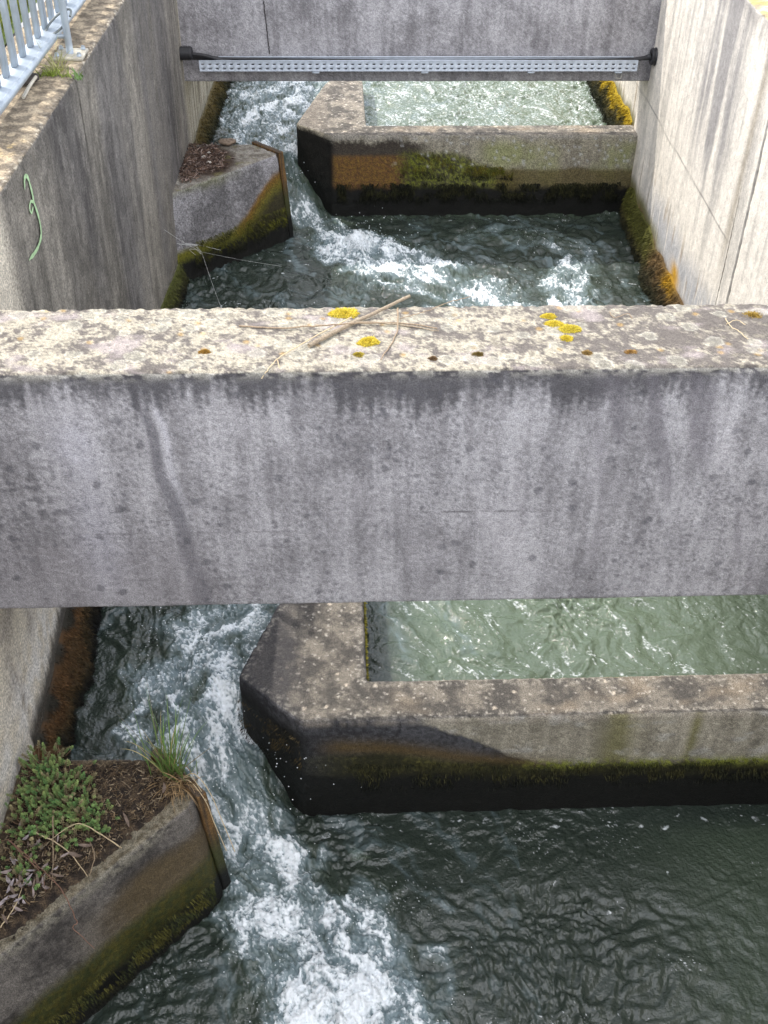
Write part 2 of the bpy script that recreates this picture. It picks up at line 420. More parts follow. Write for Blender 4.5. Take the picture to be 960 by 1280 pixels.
    return z, np.clip(foam, 0, 1), turb_lit, np.clip(aer + .8 * ss(.1, .7, heap), 0, 1)
def build_water():
    xs = np.arange(-1.0, 1.78, .0038)
    ys = np.concatenate([np.arange(-3.0, 1.15, .03), np.arange(1.15, 2.85, .0038), np.arange(2.85, 4.5, .012), np.arange(4.5, 7.3, .0072), np.arange(7.3, 12.0, .03)])
    Y, X = np.meshgrid(ys, xs, indexing='ij')
    z, foam, turb_lit, aer = water_field(X, Y)
    V = np.column_stack([X.ravel(), Y.ravel(), z.ravel()])
    mt, nt, b = new_mat('rushing_water')
    a = N(nt, 'ShaderNodeAttribute', attribute_name='Col'); sp = N(nt, 'ShaderNodeSeparateColor'); nt.links.new(a.outputs['Color'], sp.inputs[0])
    geo = N(nt, 'ShaderNodeNewGeometry'); pos = geo.outputs['Position']
    m1 = N(nt, 'ShaderNodeMix', data_type='RGBA'); m1.inputs[6].default_value = (.028, .038, .030, 1); m1.inputs[7].default_value = (.105, .145, .092, 1)
    nt.links.new(sp.outputs[1], m1.inputs[0])
    fn = noise_node(nt, pos, 85, 7)
    fa = N(nt, 'ShaderNodeMath', operation='MULTIPLY_ADD'); nt.links.new(mrange(nt, fn, .3, .7, -.36, .36), fa.inputs[0]); nt.links.new(mrange(nt, sp.outputs[0], 0, .25, 0, 1), fa.inputs[1]); nt.links.new(sp.outputs[0], fa.inputs[2])
    fo = N(nt, 'ShaderNodeMapRange', interpolation_type='SMOOTHSTEP'); fo.inputs[1].default_value = .12; fo.inputs[2].default_value = 1.05; nt.links.new(fa.outputs[0], fo.inputs[0])
    m3 = N(nt, 'ShaderNodeMix', data_type='RGBA'); m3.inputs[7].default_value = (.165, .22, .235, 1); nt.links.new(m1.outputs[2], m3.inputs[6]); nt.links.new(sp.outputs[2], m3.inputs[0])
    m2 = N(nt, 'ShaderNodeMix', data_type='RGBA'); m2.inputs[7].default_value = (.80, .84, .86, 1)
    nt.links.new(m3.outputs[2], m2.inputs[6]); nt.links.new(fo.outputs[0], m2.inputs[0]); nt.links.new(m2.outputs[2], b.inputs['Base Color'])
    nt.links.new(mrange(nt, fo.outputs[0], 0, .8, .045, .55), b.inputs['Roughness'])
    b.inputs['IOR'].default_value = 1.333; b.inputs['Specular IOR Level'].default_value = 1.0
    bn = N(nt, 'ShaderNodeBump'); bn.inputs['Strength'].default_value = .8; bn.inputs['Distance'].default_value = .005
    nt.links.new(noise_node(nt, pos, 95, 3), bn.inputs['Height']); nt.links.new(bn.outputs[0], b.inputs['Normal'])
    cols = np.column_stack([foam.ravel(), turb_lit.ravel(), aer.ravel()])
    o = mk('water', V, gridfaces(len(ys), len(xs))[:, ::-1], mt, cols=cols); o['kind'] = 'structure'
    return o
build_water()
# droplets thrown up by the two falls
def droplets():
    V = []; T = []; o = 0
    ico = np.array([[1,0,0],[-1,0,0],[0,1,0],[0,-1,0],[0,0,1],[0,0,-1]], float); fc = np.array([[0,2,4],[2,1,4],[1,3,4],[3,0,4],[2,0,5],[1,2,5],[3,1,5],[0,3,5]])
    for (cx, cy, cz, s, n) in ((0, 1.44, -.40, .13, 260), (-.3, 2.0, -.2, .12, 160), (-.45, 2.4, -.14, .14, 120), (.1, 5.36, -.13, .12, 160), (-.3, 5.8, .05, .1, 50)):
        for _ in range(n):
            p = np.array([cx + RNG.normal() * s, cy + RNG.normal() * s, cz + abs(RNG.normal()) * .035])
            r = RNG.uniform(.0008, .0026) * (1 if cy < 3 else 1.6)
            V.append(p + ico * r); T.append(fc + o); o += 6
    mt, nt, b = new_mat('white_droplets'); b.inputs['Base Color'].default_value = (.8, .85, .88, 1); b.inputs['Roughness'].default_value = .15
    ob = mk('water_spray', np.concatenate(V), np.concatenate(T), mt); stuff(ob, 'white droplets thrown up over the falls in the slots', 'water spray')
droplets()

# ================================================================== painters
def verdigris_bottom(c, P, wz, sd, top=.18, olive=(.075, .07, .018), black=(.008, .008, .007), bl=.09):
    """algae and moss in the splash zone above water height wz"""
    x, y, z = P.T; n = fbm(x * 7, y * 7, z * 10, 4, sd); h = z - wz
    wet = ss(top + .05, top - .05, h + n * .06)
    n2 = fbm(x * 60, y * 60, z * 45, 3, sd + 3)
    ol = mixc(base(len(P), olive), (.03, .035, .012), ss(-.3, .3, n2))
    c = mixc(c, ol, wet * .95)
    c = mixc(c, black, ss(bl + .03, bl - .03, h + n * .03 + n2 * .02))
    return c, wet
def paint_beam(P, NV, edge, sd=0, fine=True):
    x, y, z = P.T; n = len(P); zt = z.max(); h = zt - z
    st = fbm(x * 26, z * 2.2, y * 3, 4, sd + 1); st2 = fbm(x * 70, z * 5, y * 5, 3, sd + 2); bl = fbm(x * 5, z * 5, y, 4, sd + 3)
    fi = fbm(x * 120, z * 120, y * 120, 3, sd + 4)
    t = ss(-.62, .62, st * .45 + bl * .6 + st2 * .25 + fi * .5)
    c = mixc(base(n, (.19, .182, .19)), (.43, .418, .432), t)
    # dark weeping under the top edge
    dl = .05 + .07 * ss(-.4, .6, fbm(x * 9, 0 * x, 0 * x, 4, sd + 5)) + .05 * perlin(x * 60, 0 * x, 0 * x, sd + 6)
    c = mixc(c, (.075, .072, .078), ss(dl + .035, dl - .045, h + fi * .03) * .9)
    if fine:
        # the leaning dark run on the left, clouds of dark specks, scratches
        xc = -.425 + (1.12 - z) * .115 + .01 * perlin(z * 9, 0 * z, 0 * z, 9)
        run = ss(.034, .012, np.abs(x - xc - .02 * (1.1 - z)) / (.45 + .9 * (1.12 - z))) * ss(1.15, 1.05, z)
        c = mixc(c, (.115, .11, .125), run * .72 * ss(-.5, .2, fi + .3))
        lt = np.exp(-((x - xc - .028) / .008) ** 2) * ss(.75, .95, z) * ss(1.12, 1.07, z)
        c = mixc(c, (.5, .49, .53), lt * .6)
        dark = np.exp(-(((x + .69) / .14) ** 2 + ((z - .86) / .16) ** 2)); c = mixc(c, (.07, .066, .075), dark * ss(-.1, .35, fbm(x * 55, z * 55, y, 4, sd + 8, .65)) * .6)
        band = ss(.8, .66, z) * ss(-.25, -.4, x); c = mixc(c, (.20, .185, .195), band * .45)
        scr = (1 - np.abs(perlin(x * 3 + z * 5, z * 16 - x * 5, 0 * x, 33)) * 26).clip(0, 1) * np.exp(-(((x + .57) / .13) ** 2 + ((z - .68) / .12) ** 2))
        c = mixc(c, (.50, .48, .51), scr * .6)
        pale = np.exp(-(((x + .57) / .05) ** 2 + ((z - .74) / .2) ** 2)) + np.exp(-(((x + .58) / .05) ** 2 + ((z - 1.0) / .08) ** 2)); c = mixc(c, (.46, .45, .50), pale.clip(0, 1) * .45)
        for sc, pr, rad, a in ((16, .84, .13, .55), (34, .76, .18, .5), (75, .60, .26, .42), (150, .6, .28, .4)):
            d, rid = worley(x * sc, z * sc, int(sc)); rr = rad * (.5 + rid)
            clus = ss(-.2, .35, fbm(x * 3.2, z * 3.2, 0 * x, 3, sd + int(sc)))
            sp = ss(rr, rr * .75, d + fi * .05) * (rid > pr) * np.where(sc > 20, clus, 1)
            c = mixc(c, (.085, .083, .095), sp * a)
        for bz_ in (.60, .655, .70, .745): c = mixc(c, (.19, .18, .19), np.exp(-((z - bz_ - .004 * perlin(x * 6, 0 * x, 0 * x, int(bz_ * 100))) / .0012) ** 2) * ss(.0, .4, fbm(x * 9, z * 40, 0 * x, 3, int(bz_ * 50))) * .6)
        c = mixc(c, (.52, .50, .52), ss(.15, .6, fbm(x * 8, z * 2.5, 0 * x, 3, 57)) * ss(.5, .7, z) * .35)
        ck = np.exp(-((z - .795 + .004 * perlin(x * 25, 0 * x, 0 * x, 77)) / .0016) ** 2) * ss(.17, .2, x) * ss(.46, .38, x)
        c = mixc(c, (.09, .085, .09), ck * .8)
        rs = ss(.1, .5, fbm(x * 14 + z * 3, z * 2.0, 0 * x, 4, 51)) * ss(.42, .62, x); c = mixc(c, (.145, .135, .15), rs * .6)
    # top: pale lichen crust, greyer to the right
    m = fbm(x * 11, y * 20, z * 0, 5, sd + 10, .6) ; m2 = fbm(x * 60, y * 60, 0 * z, 3, sd + 11)
    tt = ss(-.25, .25, m * .8 + m2 * .8 + .04 + .5 * fbm(x * 150, y * 150, 0 * z, 2, sd + 13) - .32 * ss(.1, .9, x) * (1 if fine else .4))
    ct = mixc(base(n, (.120, .105, .093)), (.37, .335, .262), tt)
    ct = mixc(ct, (.30, .26, .25), ss(.15, .5, fbm(x * 7, y * 12, 0 * z, 4, sd + 12)) * .8)
    o_, rid = worley(x * 30, y * 30, 5); ct = mixc(ct, (.40, .25, .07), ss(.28, .1, o_ + .1 * m2) * (rid > .88) * .5)
    ct = mixc(ct, (.07, .06, .05), ss(.25, .5, m2) * .55)
    dl_, rl = worley(x * 17 + .15 * m2, y * 17 + .15 * m, 21); rad = .12 + .22 * rl
    ring = np.exp(-((dl_ - rad - .03 * m2) / .035) ** 2) * (rl > .45); disc = ss(rad, rad * .8, dl_ + .04 * m2) * (rl > .45)
    ct = mixc(ct, (.28, .27, .22), disc * .45); ct = mixc(ct, (.50, .48, .40), ring * .55)
    up = ss(.35, .75, NV[:, 2])
    c = mixc(c, ct, up)
    # crusty pale rim with dark chips
    rim = edge * (1 - up) if fine else edge * .5
    c = mixc(c, mixc(base(n, (.42, .40, .34)), (.045, .04, .04), ss(-.05, .2, fbm(x * 30, z * 60, y * 30, 3, sd + 14))), rim * .75)
    return c, np.zeros(n)
def xloft(prof, xs, amp, chip, seed, yskew=0.0):
    """bar along x with a rounded section (y,z); section given counter-clockwise seen from +x"""
    m_ = len(prof); nr = outnormals(prof)
    Yp = prof[:, 0][None] + (xs[:, None]) * yskew
    V = np.stack([np.broadcast_to(xs[:, None], Yp.shape), Yp, np.broadcast_to(prof[:, 1][None], Yp.shape)], -1).reshape(-1, 3)
    NV = np.tile(np.column_stack([np.zeros(m_), nr]), (len(xs), 1))
    zt, y0, y1 = prof[:, 1].max(), prof[:, 0].min(), prof[:, 0].max()
    e = np.maximum(np.exp(-(np.hypot(prof[:, 0] - y0, prof[:, 1] - zt) / .016) ** 2), np.exp(-(np.hypot(prof[:, 0] - y1, prof[:, 1] - zt) / .014) ** 2))
    edge = np.tile(e, len(xs))
    x, y, z = V.T
    dis = amp * fbm(x * 14, y * 14, z * 14, 4, seed) + amp * .35 * perlin(x * 110, y * 110, z * 110, seed) \
        - chip * edge * ss(.0, .45, fbm(x * 26, y * 40, z * 40, 4, seed + 3)) + .5 * chip * edge * perlin(x * 70, y * 70, z * 70, seed + 5)
    up = ss(.5, .9, NV[:, 2]); dis += up * amp * 1.2 * fbm(x * 50, y * 50, 0 * z, 3, seed + 9)
    V = V + NV * dis[:, None]
    return V, [gridfaces(len(xs), m_, cv=True)], NV, edge
# ================================================================== CROSS BEAMS
M_beam = painted('weathered_beam_concrete', grain=330, gs=(.76, 1.24), bump=.0022)
M_beam2 = painted('weathered_far_beam_concrete', grain=170, grain2=500, gs=(.8, 1.2), bump=.003)
def beam(name, label, y0, y1, z0, z1, x0, x1, step, mat, sd, fine, skew):
    root = thing(name, label, 'concrete beam', (0.3, (y0 + y1) / 2, z0))
    fs = lambda p: step if (p[0] < y0 + .02 or p[1] > z1 - .02) else step * 4
    prof = resample([(y0, z0), (y1, z0), (y1, z1), (y0, z1)], fs, r=.011)
    xs = np.arange(x0, x1 + step, step)
    V, Fs, NV, e = xloft(prof, xs, .0018, .006, sd, skew)
    c, w = paint_beam(V, NV, e, sd, fine)
    part('beam_body', V, Fs, mat, root, cols=c, wet=w)
    return root
b1 = beam('concrete_beam', 'large near concrete beam across the channel with a lichen crusted top carrying sticks and moss', 1.97, 2.248, .508, 1.18, -.885, 1.49, .0042, M_beam, 100, True, .0)
b2 = beam('concrete_beam', 'far purple grey concrete beam with a cable tray along its lower edge', 5.68, 5.90, .580, 1.25, -.78, 1.61, .009, M_beam2, 140, False, -.0)
# fine vertical crack in the far beam
cr = curve([(-.345, 5.677, .96), (-.34, 5.677, .88), (-.333, 5.677, .78), (-.329, 5.677, .715)], 10)
V, Fs = tube(cr + np.column_stack([perlin(np.arange(len(cr)) * .7, 0, 0, 4) * .003, np.zeros(len(cr)), np.zeros(len(cr))]), .0025, 5)
part('crack', V, Fs, plain('crack_dark', (.045, .04, .04), .95), b2)

# ================================================================== CHANNEL WALLS
M_lw = painted('stained_wall_concrete', grain=150, grain2=480, gs=(.66, 1.3), bump=.0025)
M_rw = painted('pale_wall_concrete', grain=150, grain2=480, gs=(.88, 1.1), bump=.0016, pits=False)
def yvals(a, b, step, f0=2.0, f1=7.3):
    return np.concatenate([np.arange(a, f0, .05), np.arange(f0, f1, step), np.arange(f1, b, .05), [b]])
def wall_mesh(side, ztop, thick, step, seed):
    """wall along y; inner face leans with the channel"""
    xi = (lambda y: LX(y)) if side < 0 else (lambda y: RX(y))
    s = side
    pr = resample([(0, -.9), (0, ztop), (s * thick, ztop), (s * thick, .9), (s * thick, -.9)] if s > 0 else [(0, ztop), (0, -.9), (s * thick, -.9), (s * thick, .9), (s * thick, ztop)],
                  lambda p: step if (abs(p[0]) < thick * .95 and p[1] > -.6) else .1, r=.012)
    nr = outnormals(pr)
    if np.sum(nr[:, 1] * (pr[:, 1] > ztop - .001)) < 0: pr = pr[::-1]; nr = outnormals(pr)
    ys = yvals(-3.0, 12.0, step)
    X = xi(ys)[:, None] + pr[:, 0][None]; Yv = np.broadcast_to(ys[:, None], X.shape); Z = np.broadcast_to(pr[:, 1][None], X.shape)
    V = np.stack([X, Yv, Z], -1).reshape(-1, 3); NV = np.tile(np.column_stack([nr[:, 0], 0 * nr[:, 0], nr[:, 1]]), (len(ys), 1))
    e = np.tile(np.exp(-(np.hypot(pr[:, 0], pr[:, 1] - ztop) / .02) ** 2), len(ys))
    x, y, z = V.T
    dis = .003 * fbm(y * 5, z * 5, x * 5, 4, seed) + .0012 * perlin(y * 60, z * 60, x * 60, seed) - .007 * e * ss(.0, .5, fbm(y * 22, z * 30, x * 30, 3, seed + 3)) + .002 * ss(.5, .9, NV[:, 2]) * fbm(x * 40, y * 40, 0 * z, 3, seed + 4)
    V = V + NV * dis[:, None]
    f = gridfaces(len(ys), len(pr), cv=True)
    if s > 0 or True:
        p = V[f[len(f) // 2]]; nn = np.cross(p[1] - p[0], p[2] - p[0])
        k = f[len(f) // 2][0]
        if nn @ NV[k] < 0: f = f[:, ::-1]
    return V, [f], NV, e
def level_y(y):
    return np.where(y > 5.85, Z_UP, np.where(y > 2.0, Z_MID, Z_LO))
def paint_left(P, NV, e):
    x, y, z = P.T; n = len(P)
    st = fbm(y * 16, z * 1.3, 0 * x, 5, 201, .6); st2 = fbm(y * 55, z * 3, 0 * x, 3, 203); bl = fbm(y * 1.6, z * 1.3, 0 * x, 3, 205)
    mo = fbm(y * 20, z * 14, 0 * x, 5, 208, .62)
    t = ss(-.6, .6, st * .55 + st2 * .3 + bl * .45 + mo * .55)
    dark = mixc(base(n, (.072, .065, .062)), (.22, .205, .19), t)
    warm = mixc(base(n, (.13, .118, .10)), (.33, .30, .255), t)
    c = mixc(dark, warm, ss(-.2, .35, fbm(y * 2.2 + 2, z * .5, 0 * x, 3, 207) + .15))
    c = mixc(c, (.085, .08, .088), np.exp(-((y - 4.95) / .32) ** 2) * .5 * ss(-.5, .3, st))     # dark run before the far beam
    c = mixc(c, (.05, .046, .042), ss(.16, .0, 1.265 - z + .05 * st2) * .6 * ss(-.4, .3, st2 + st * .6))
    # pale wall stretches downstream of the near beam and past the far block
    nearp = ss(2.72, 2.60, y); farp = ss(5.55, 5.75, y + .02 * st)
    cn = mixc(base(n, (.60, .54, .44)), (.24, .215, .20), ss(.05, .6, bl + .5 * fbm(y * 9, z * 5, 0 * x, 4, 211)) )
    cn = mixc(cn, (.72, .70, .67), np.exp(-((z - .10 - .08 * (y - 2)) / .12) ** 2) * ss(-.4, .3, fbm(y * 24, z * 14, 0 * x, 4, 213)) * .75)
    c = mixc(c, cn, nearp)
    cf = mixc(base(n, (.46, .42, .33)), (.20, .17, .12), ss(-.1, .5, fbm(y * 26, z * 2, 0 * x, 4, 215)))
    cf = mixc(cf, (.12, .10, .035), ss(.32, .18, z) * .8)
    cf = mixc(cf, (.20, .26, .10), ss(.3, .6, fbm(y * 12, z * 3, 0 * x, 3, 216)) * .6)
    c = mixc(c, cf, farp)
    wz = level_y(y); h = z - wz + .02 * st
    hn = h - .10 * ss(2.0, 2.6, y); c = mixc(c, (.05, .045, .038), ss(.20, .13, hn + .03 * st2) * nearp * .92)
    c = mixc(c, (.10, .10, .02), ss(.13, .06, h) * (1 - nearp))
    c = mixc(c, (.009, .009, .008), ss(.08, .03, h + .015 * st2))
    wet = ss(.22, .12, h)
    m = fbm(x * 24, y * 24, 0 * z, 5, 220, .6); ct = mixc(base(n, (.15, .12, .085)), (.38, .31, .215), ss(-.25, .3, m))
    d = LX(y) - x
    ct = mixc(ct, (.10, .085, .068), ss(.045, .0, d + .03 * m) * .65)
    ct = mixc(ct, (.55, .50, .40), ss(.1, .4, fbm(x * 70, y * 70, 0 * z, 3, 222)) * ss(.03, .0, d) * .7)
    ct = mixc(ct, (.42, .27, .04), np.exp(-(((x + .90) / .03) ** 2 + ((y - 3.0) / .05) ** 2)) * ss(-.1, .3, m))
    c = mixc(c, ct, ss(.35, .75, NV[:, 2]))
    g = np.exp(-((y - 3.60) / .006) ** 2) * ss(1.0, 1.02, z); c = mixc(c, (.035, .03, .022), g * .85)
    return c, wet
def paint_right(P, NV, e):
    x, y, z = P.T; n = len(P)
    st = fbm(y * 13, z * 1.0, 0 * x, 5, 231, .6); st2 = fbm(y * 50, z * 3, 0 * x, 3, 233); bl = fbm(y * 1.8, z * 1.5, 0 * x, 3, 235)
    c = mixc(base(n, (.76, .70, .61)), (.50, .465, .41), ss(-.2, .6, st + st2 * .3 + .6 * fbm(y * 9, z * 6, 0 * x, 5, 236, .6)) * .8)
    up = ss(.55, 1.0, z + .25 * st)
    patch = np.exp(-(((y - 4.55) / .26) ** 2)) * ss(.40, .85, z + .2 * st)
    c = mixc(c, (.27, .255, .25), np.clip(patch * 1.0 * ss(-.5, .3, st + .2) + up * .35 * ss(-.1, .4, st), 0, .85))
    c = mixc(c, (.33, .28, .21), np.exp(-((y - 4.02 + .05 * (z - .8)) / .035) ** 2) * ss(.2, .6, z) * .7)
    c = mixc(c, (.22, .205, .20), ss(.12, .0, 1.30 - z + .1 * st2) * .55)
    wz = np.where(y > 5.85, Z_UP, Z_MID); h = z - wz + .035 * fbm(y * 6, z * 3, 0 * x, 3, 237)
    blue = ss(.44, .28, h + .07 * st2) * ss(5.4, 5.1, y) ; c = mixc(c, (.33, .34, .37), blue * .75 * ss(-.4, .1, st2 + .2))
    c = mixc(c, (.30, .21, .12), ss(.25, .4, fbm(y * 20, z * 3, 0 * x, 3, 239)) * ss(.5, .3, h) * .6)
    c = mixc(c, (.50, .27, .015), ss(.27, .20, h) * np.exp(-((y - 4.62) / .08) ** 2))
    c = mixc(c, (.13, .12, .03), ss(.26, .18, h) * ss(4.8, 5.2, y) * .9)
    c = mixc(c, (.15, .095, .03), ss(.19, .13, h)); c = mixc(c, (.012, .012, .008), ss(.12, .05, h + .02 * st2))
    ck = np.exp(-((z - .49 - .006 * perlin(y * 3, 0, 0, 9)) / .0035) ** 2) * (y > 4.0) * ss(3.95, 4.1, y); c = mixc(c, (.16, .145, .13), ck * .75)
    dn = ss(2.4, 2.2, y); c = mixc(c, (.35, .33, .30), dn * .5)
    m = fbm(x * 24, y * 24, 0 * z, 5, 240, .6); ct = mixc(base(n, (.30, .25, .17)), (.55, .47, .30), ss(-.25, .3, m))
    ct = mixc(ct, (.30, .30, .06), ss(.1, .4, fbm(x * 9, y * 9, 0 * z, 3, 242)) * .5)
    c = mixc(c, ct, ss(.35, .75, NV[:, 2]))
    return c, ss(.2, .08, h)
lw = thing('channel_wall', 'dark streaked left wall of the channel with a weathered ledge on top', 'wall', (-1.0, 4, -.9))
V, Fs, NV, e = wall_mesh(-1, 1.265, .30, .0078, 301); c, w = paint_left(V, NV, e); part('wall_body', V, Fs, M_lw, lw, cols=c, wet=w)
rw = thing('channel_wall', 'pale cream right wall of the channel in full sun', 'wall', (1.6, 4, -.9))
V, Fs, NV, e = wall_mesh(1, 1.30, .30, .0078, 303); c, w = paint_right(V, NV, e); part('wall_body', V, Fs, M_rw, rw, cols=c, wet=w)
# vertical joint strip and a thin one beside it on the right wall
def strip(y, w, z0, z1, proud=.006, slope=0.0):
    P = []; zs = np.linspace(z0, z1, 60)
    for k, z in enumerate(zs): P.append((RX(y) , y + slope * (z - z0) + .0015 * math.sin(k * 1.7), z))
    P = np.array(P); V = []
    for p in P:
        for a in np.linspace(-1, 1, 7): V.append((p[0] - proud * math.sqrt(max(0, 1 - a * a)) + .002, p[1] + a * w / 2, p[2]))
    return np.array(V), [gridfaces(60, 7)]
V, Fs = strip(3.865, .024, -.3, 1.29); part('joint_strip', V, Fs, plain('joint_sealant', (.30, .28, .25), .9, var=.3, scale=40, bump=.002), rw)
V, Fs = strip(3.99, .008, .10, .80, .003); part('joint_strip', V, Fs, plain('joint_dark', (.30, .27, .23), .9), rw)
# painted squiggle on the left wall
gp = [(38,267),(35,266),(37.5,256),(40,251),(36,236),(32,221),(29,223),(29,238)]
gp = [(35,325),(45,311),(50,293),(47,272),(41,253),(39,243),(34,224),(31,220),(29,224),(29.5,237)]
g2 = [(41,253),(37,252),(35.5,260),(38,266),(40,258)]
def onwall(px, py, off=.0):
    r = CM @ np.array([(px - 480) / F, (640 - py) / F, -1.0]); t = (-.93 + off) / (r[0] - .03 * r[1]); return np.array([0, 0, CAM_H]) + r * t
def ribbon(pts, w):
    C_ = curve([onwall(*p) for p in pts], 12); d = np.gradient(C_, axis=0); d /= np.linalg.norm(d, axis=1)[:, None]
    s = np.cross(d, [1, 0, 0]); s /= np.linalg.norm(s, axis=1)[:, None]
    ww = w * (1 + .25 * perlin(np.arange(len(C_)) * .3, 0, 0, 5))
    ww = ww * np.minimum(1, np.minimum(np.arange(len(C_)) + 2, np.arange(len(C_))[::-1] + 2) / 6)
    V = []
    for k in (-1, -.4, .4, 1): V.append(C_ + s * (ww * k)[:, None] + np.array([.0035, 0, 0]))
    V = np.stack(V, 1).reshape(-1, 3); return V, [gridfaces(len(C_), 4)]
V, Fs = join([ribbon(gp, .0062), ribbon(g2, .0042)])
part('paint_mark', V, Fs, plain('pale_green_spray_paint', (.40, .58, .32), .8, var=.25, scale=120), lw)
lw.children[-1]['label'] = 'pale green sprayed hook shaped mark'

# ================================================================== BAFFLES
def paint_baffle(P, NV, e, far):
    o = SH if far else 0 * SH
    x, y, z = (P - o).T; n = len(P); sd = 400 + 50 * far
    wz = Z_LO
    fi = fbm(x * 70, y * 70, z * 70, 3, sd); st = fbm(x * 22, z * 3, y * 3, 4, sd + 1); bl = fbm(x * 4, z * 4, y * 4, 4, sd + 2)
    pale = mixc(base(n, (.22, .20, .155)), (.40, .365, .29), ss(-.4, .4, st * .6 + bl * .6 + fi * .4))
    olive = mixc(base(n, (.022, .021, .008)), (.085, .078, .022), ss(-.3, .6, fi + bl * .6))
    slate = mixc(base(n, (.030, .030, .034)), (.075, .075, .082), ss(-.4, .4, fi + bl))
    black = (.007, .007, .006)
    if not far:
        c = pale
        c = mixc(c, (.16, .15, .05), np.exp(-((x - .78) / .05) ** 2) * .7 + np.exp(-((x - 1.0) / .016) ** 2) * ss(-.3, .2, st) * .8)
        c = mixc(c, (.47, .46, .43), ss(.1, .5, fbm(x * 13, z * 22, y, 4, sd + 11)) * .5); c = mixc(c, (.13, .12, .10), ss(.15, .5, fbm(x * 9 + 5, z * 7, y, 5, sd + 12, .6)) * .6)
        c = mixc(c, (.27, .16, .12), ss(.2, .6, fbm(x * 5, z * 4, y, 3, sd + 4)) * ss(.8, 1.1, x) * .35)
        # diagonal boundary of the dark wet left part
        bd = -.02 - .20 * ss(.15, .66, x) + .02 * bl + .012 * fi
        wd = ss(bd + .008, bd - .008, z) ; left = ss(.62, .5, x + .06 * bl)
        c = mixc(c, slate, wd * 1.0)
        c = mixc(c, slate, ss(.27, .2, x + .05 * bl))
        c = mixc(c, (.10, .065, .022), np.exp(-((z + .115 + .10 * ss(.0, .6, x)) / .035) ** 2) * ss(-.12, .0, x) * ss(.72, .5, x) * .85)
        c = mixc(c, olive, ss(-.13, -.17, z + .07 * ss(.1, .6, x) + .02 * bl) * ss(-.25, .05, x + .0) )
        c = mixc(c, (.20, .22, .03), np.exp(-((z + .215 + .01 * bl) / .02) ** 2) * ss(.45, .6, x) * ss(-.6, .2, fi + bl))
        hb = -.245 + .03 * bl + .02 * ss(.5, .1, x) + .02 * fi
        c = mixc(c, black, ss(hb + .02, hb - .035, z) )
        c = mixc(c, black, ss(-.06, -.15, x + .03 * bl) * ss(-.02, -.09, z + .03 * bl) )
    else:
        c = pale
        c = mixc(c, (.23, .25, .09), ss(-.3, .4, bl + .3 * st) * ss(.55, .75, x) * ss(.02, -.08, z) * .75)
        bd = -.04 - .03 * fi - .05 * bl - .10 * ss(.35, .95, x)
        c = mixc(c, (.055, .045, .035), ss(bd + .012, bd - .012, z) * ss(.45, .3, x))
        c = mixc(c, mixc(base(n, (.13, .06, .02)), (.21, .115, .02), ss(-.3, .3, fi)), ss(-.095, -.12, z + .01 * fi) * ss(.31, .22, x + .05 * bl + .03 * fi) * ss(-.15, -.12, x) * .85)
        c = mixc(c, mixc(olive * 1.4, (.17, .19, .015), ss(-.3, .3, fi)), ss(-.06, -.12, z + .10 * ss(.45, .80, x) + .03 * bl + .01 * fi) * ss(.20, .33, x + .05 * fi + .04 * bl) * ss(1.0, .7, x + .12 * bl) * .9)
        c = mixc(c, (.10, .075, .02), ss(-.17, -.2, z + .02 * bl) * ss(.7, .8, x) * .8)
        hb = -.285 + .025 * bl + .012 * fi
        c = mixc(c, black, ss(hb + .02, hb - .02, z))
        c = mixc(c, black, ss(-.10, -.135, x) * ss(-.015, -.03, z) * .93)
        sp, rid = worley(x * 26, z * 26, 8); c = mixc(c, (.45, .45, .43), ss(.28, .12, sp) * (rid > .6) * ss(.15, .3, x) * ss(-.2, -.15, z) * .8)
    # top
    m = fbm(x * 13, y * 13, 0 * z, 5, sd + 6, .6)
    ct = mixc(base(n, (.068, .062, .055)), (.18, .16, .132), ss(-.3, .35, m + .35 * fi))
    ct = mixc(ct, (.25, .20, .145), ss(.1, .5, fbm(x * 5, y * 9, 0 * z, 3, sd + 7)) * .5 * ss(.1, .2, x))
    sp, rid = worley(x * 70, y * 70, 9); ct = mixc(ct, (.50, .46, .40), ss(.35 * rid, .1 * rid, sp + .12 * fi) * (rid > .7) * .7)
    sp, rid = worley(x * 14, y * 14, 12); ct = mixc(ct, (.58, .50, .40), ss(.10, .05, sp) * (rid > .8) * .8)
    wetd = ss(.07, .02, (x + .315) * .7 - (y - 2.205) * .2 + .03 * m - .02) if not far else 0 * x
    if not far: ct = mixc(ct, (.045, .043, .045), ss(-.09, -.19, x + .035 * m) * .85)
    else: ct = mixc(ct * 1.6, (.20, .17, .14), ss(-.1, -.25, x + .03 * m) * .6)
    ct = mixc(ct, (.45, .42, .36), e * ss(.0, .3, fi) * .5)
    c = mixc(c, ct, ss(.35, .75, NV[:, 2]))
    c = mixc(c, (.33, .29, .24) if not far else (.3, .28, .25), e * (1 - ss(.35, .75, NV[:, 2])) * ss(-.4, .2, m) * (.75 if far else .55) * ss(-.16, -.1, x))
    # inner side of the tongue, facing the pool: yellow moss strip
    inn = ss(.3, .8, NV[:, 0]) * (y > 2.19); c = mixc(c, (.16, .13, .02), inn * ss(-.02, -.05, z) * .8); c = mixc(c, black, inn * ss(-.10, -.14, z))
    wet = np.clip(ss(-.04, -.12, z) * .5 + ss(-.2, -.3, z) * .3, 0, .8) * (1 - ss(.35, .75, NV[:, 2]))
    return c, wet
M_baf = painted('mossy_baffle_concrete', grain=300, grain2=900, gs=(.6, 1.4), bump=.003, wetr=.45)
M_baf2 = painted('mossy_far_baffle_concrete', grain=160, grain2=500, gs=(.62, 1.38), bump=.005, wetr=.45)
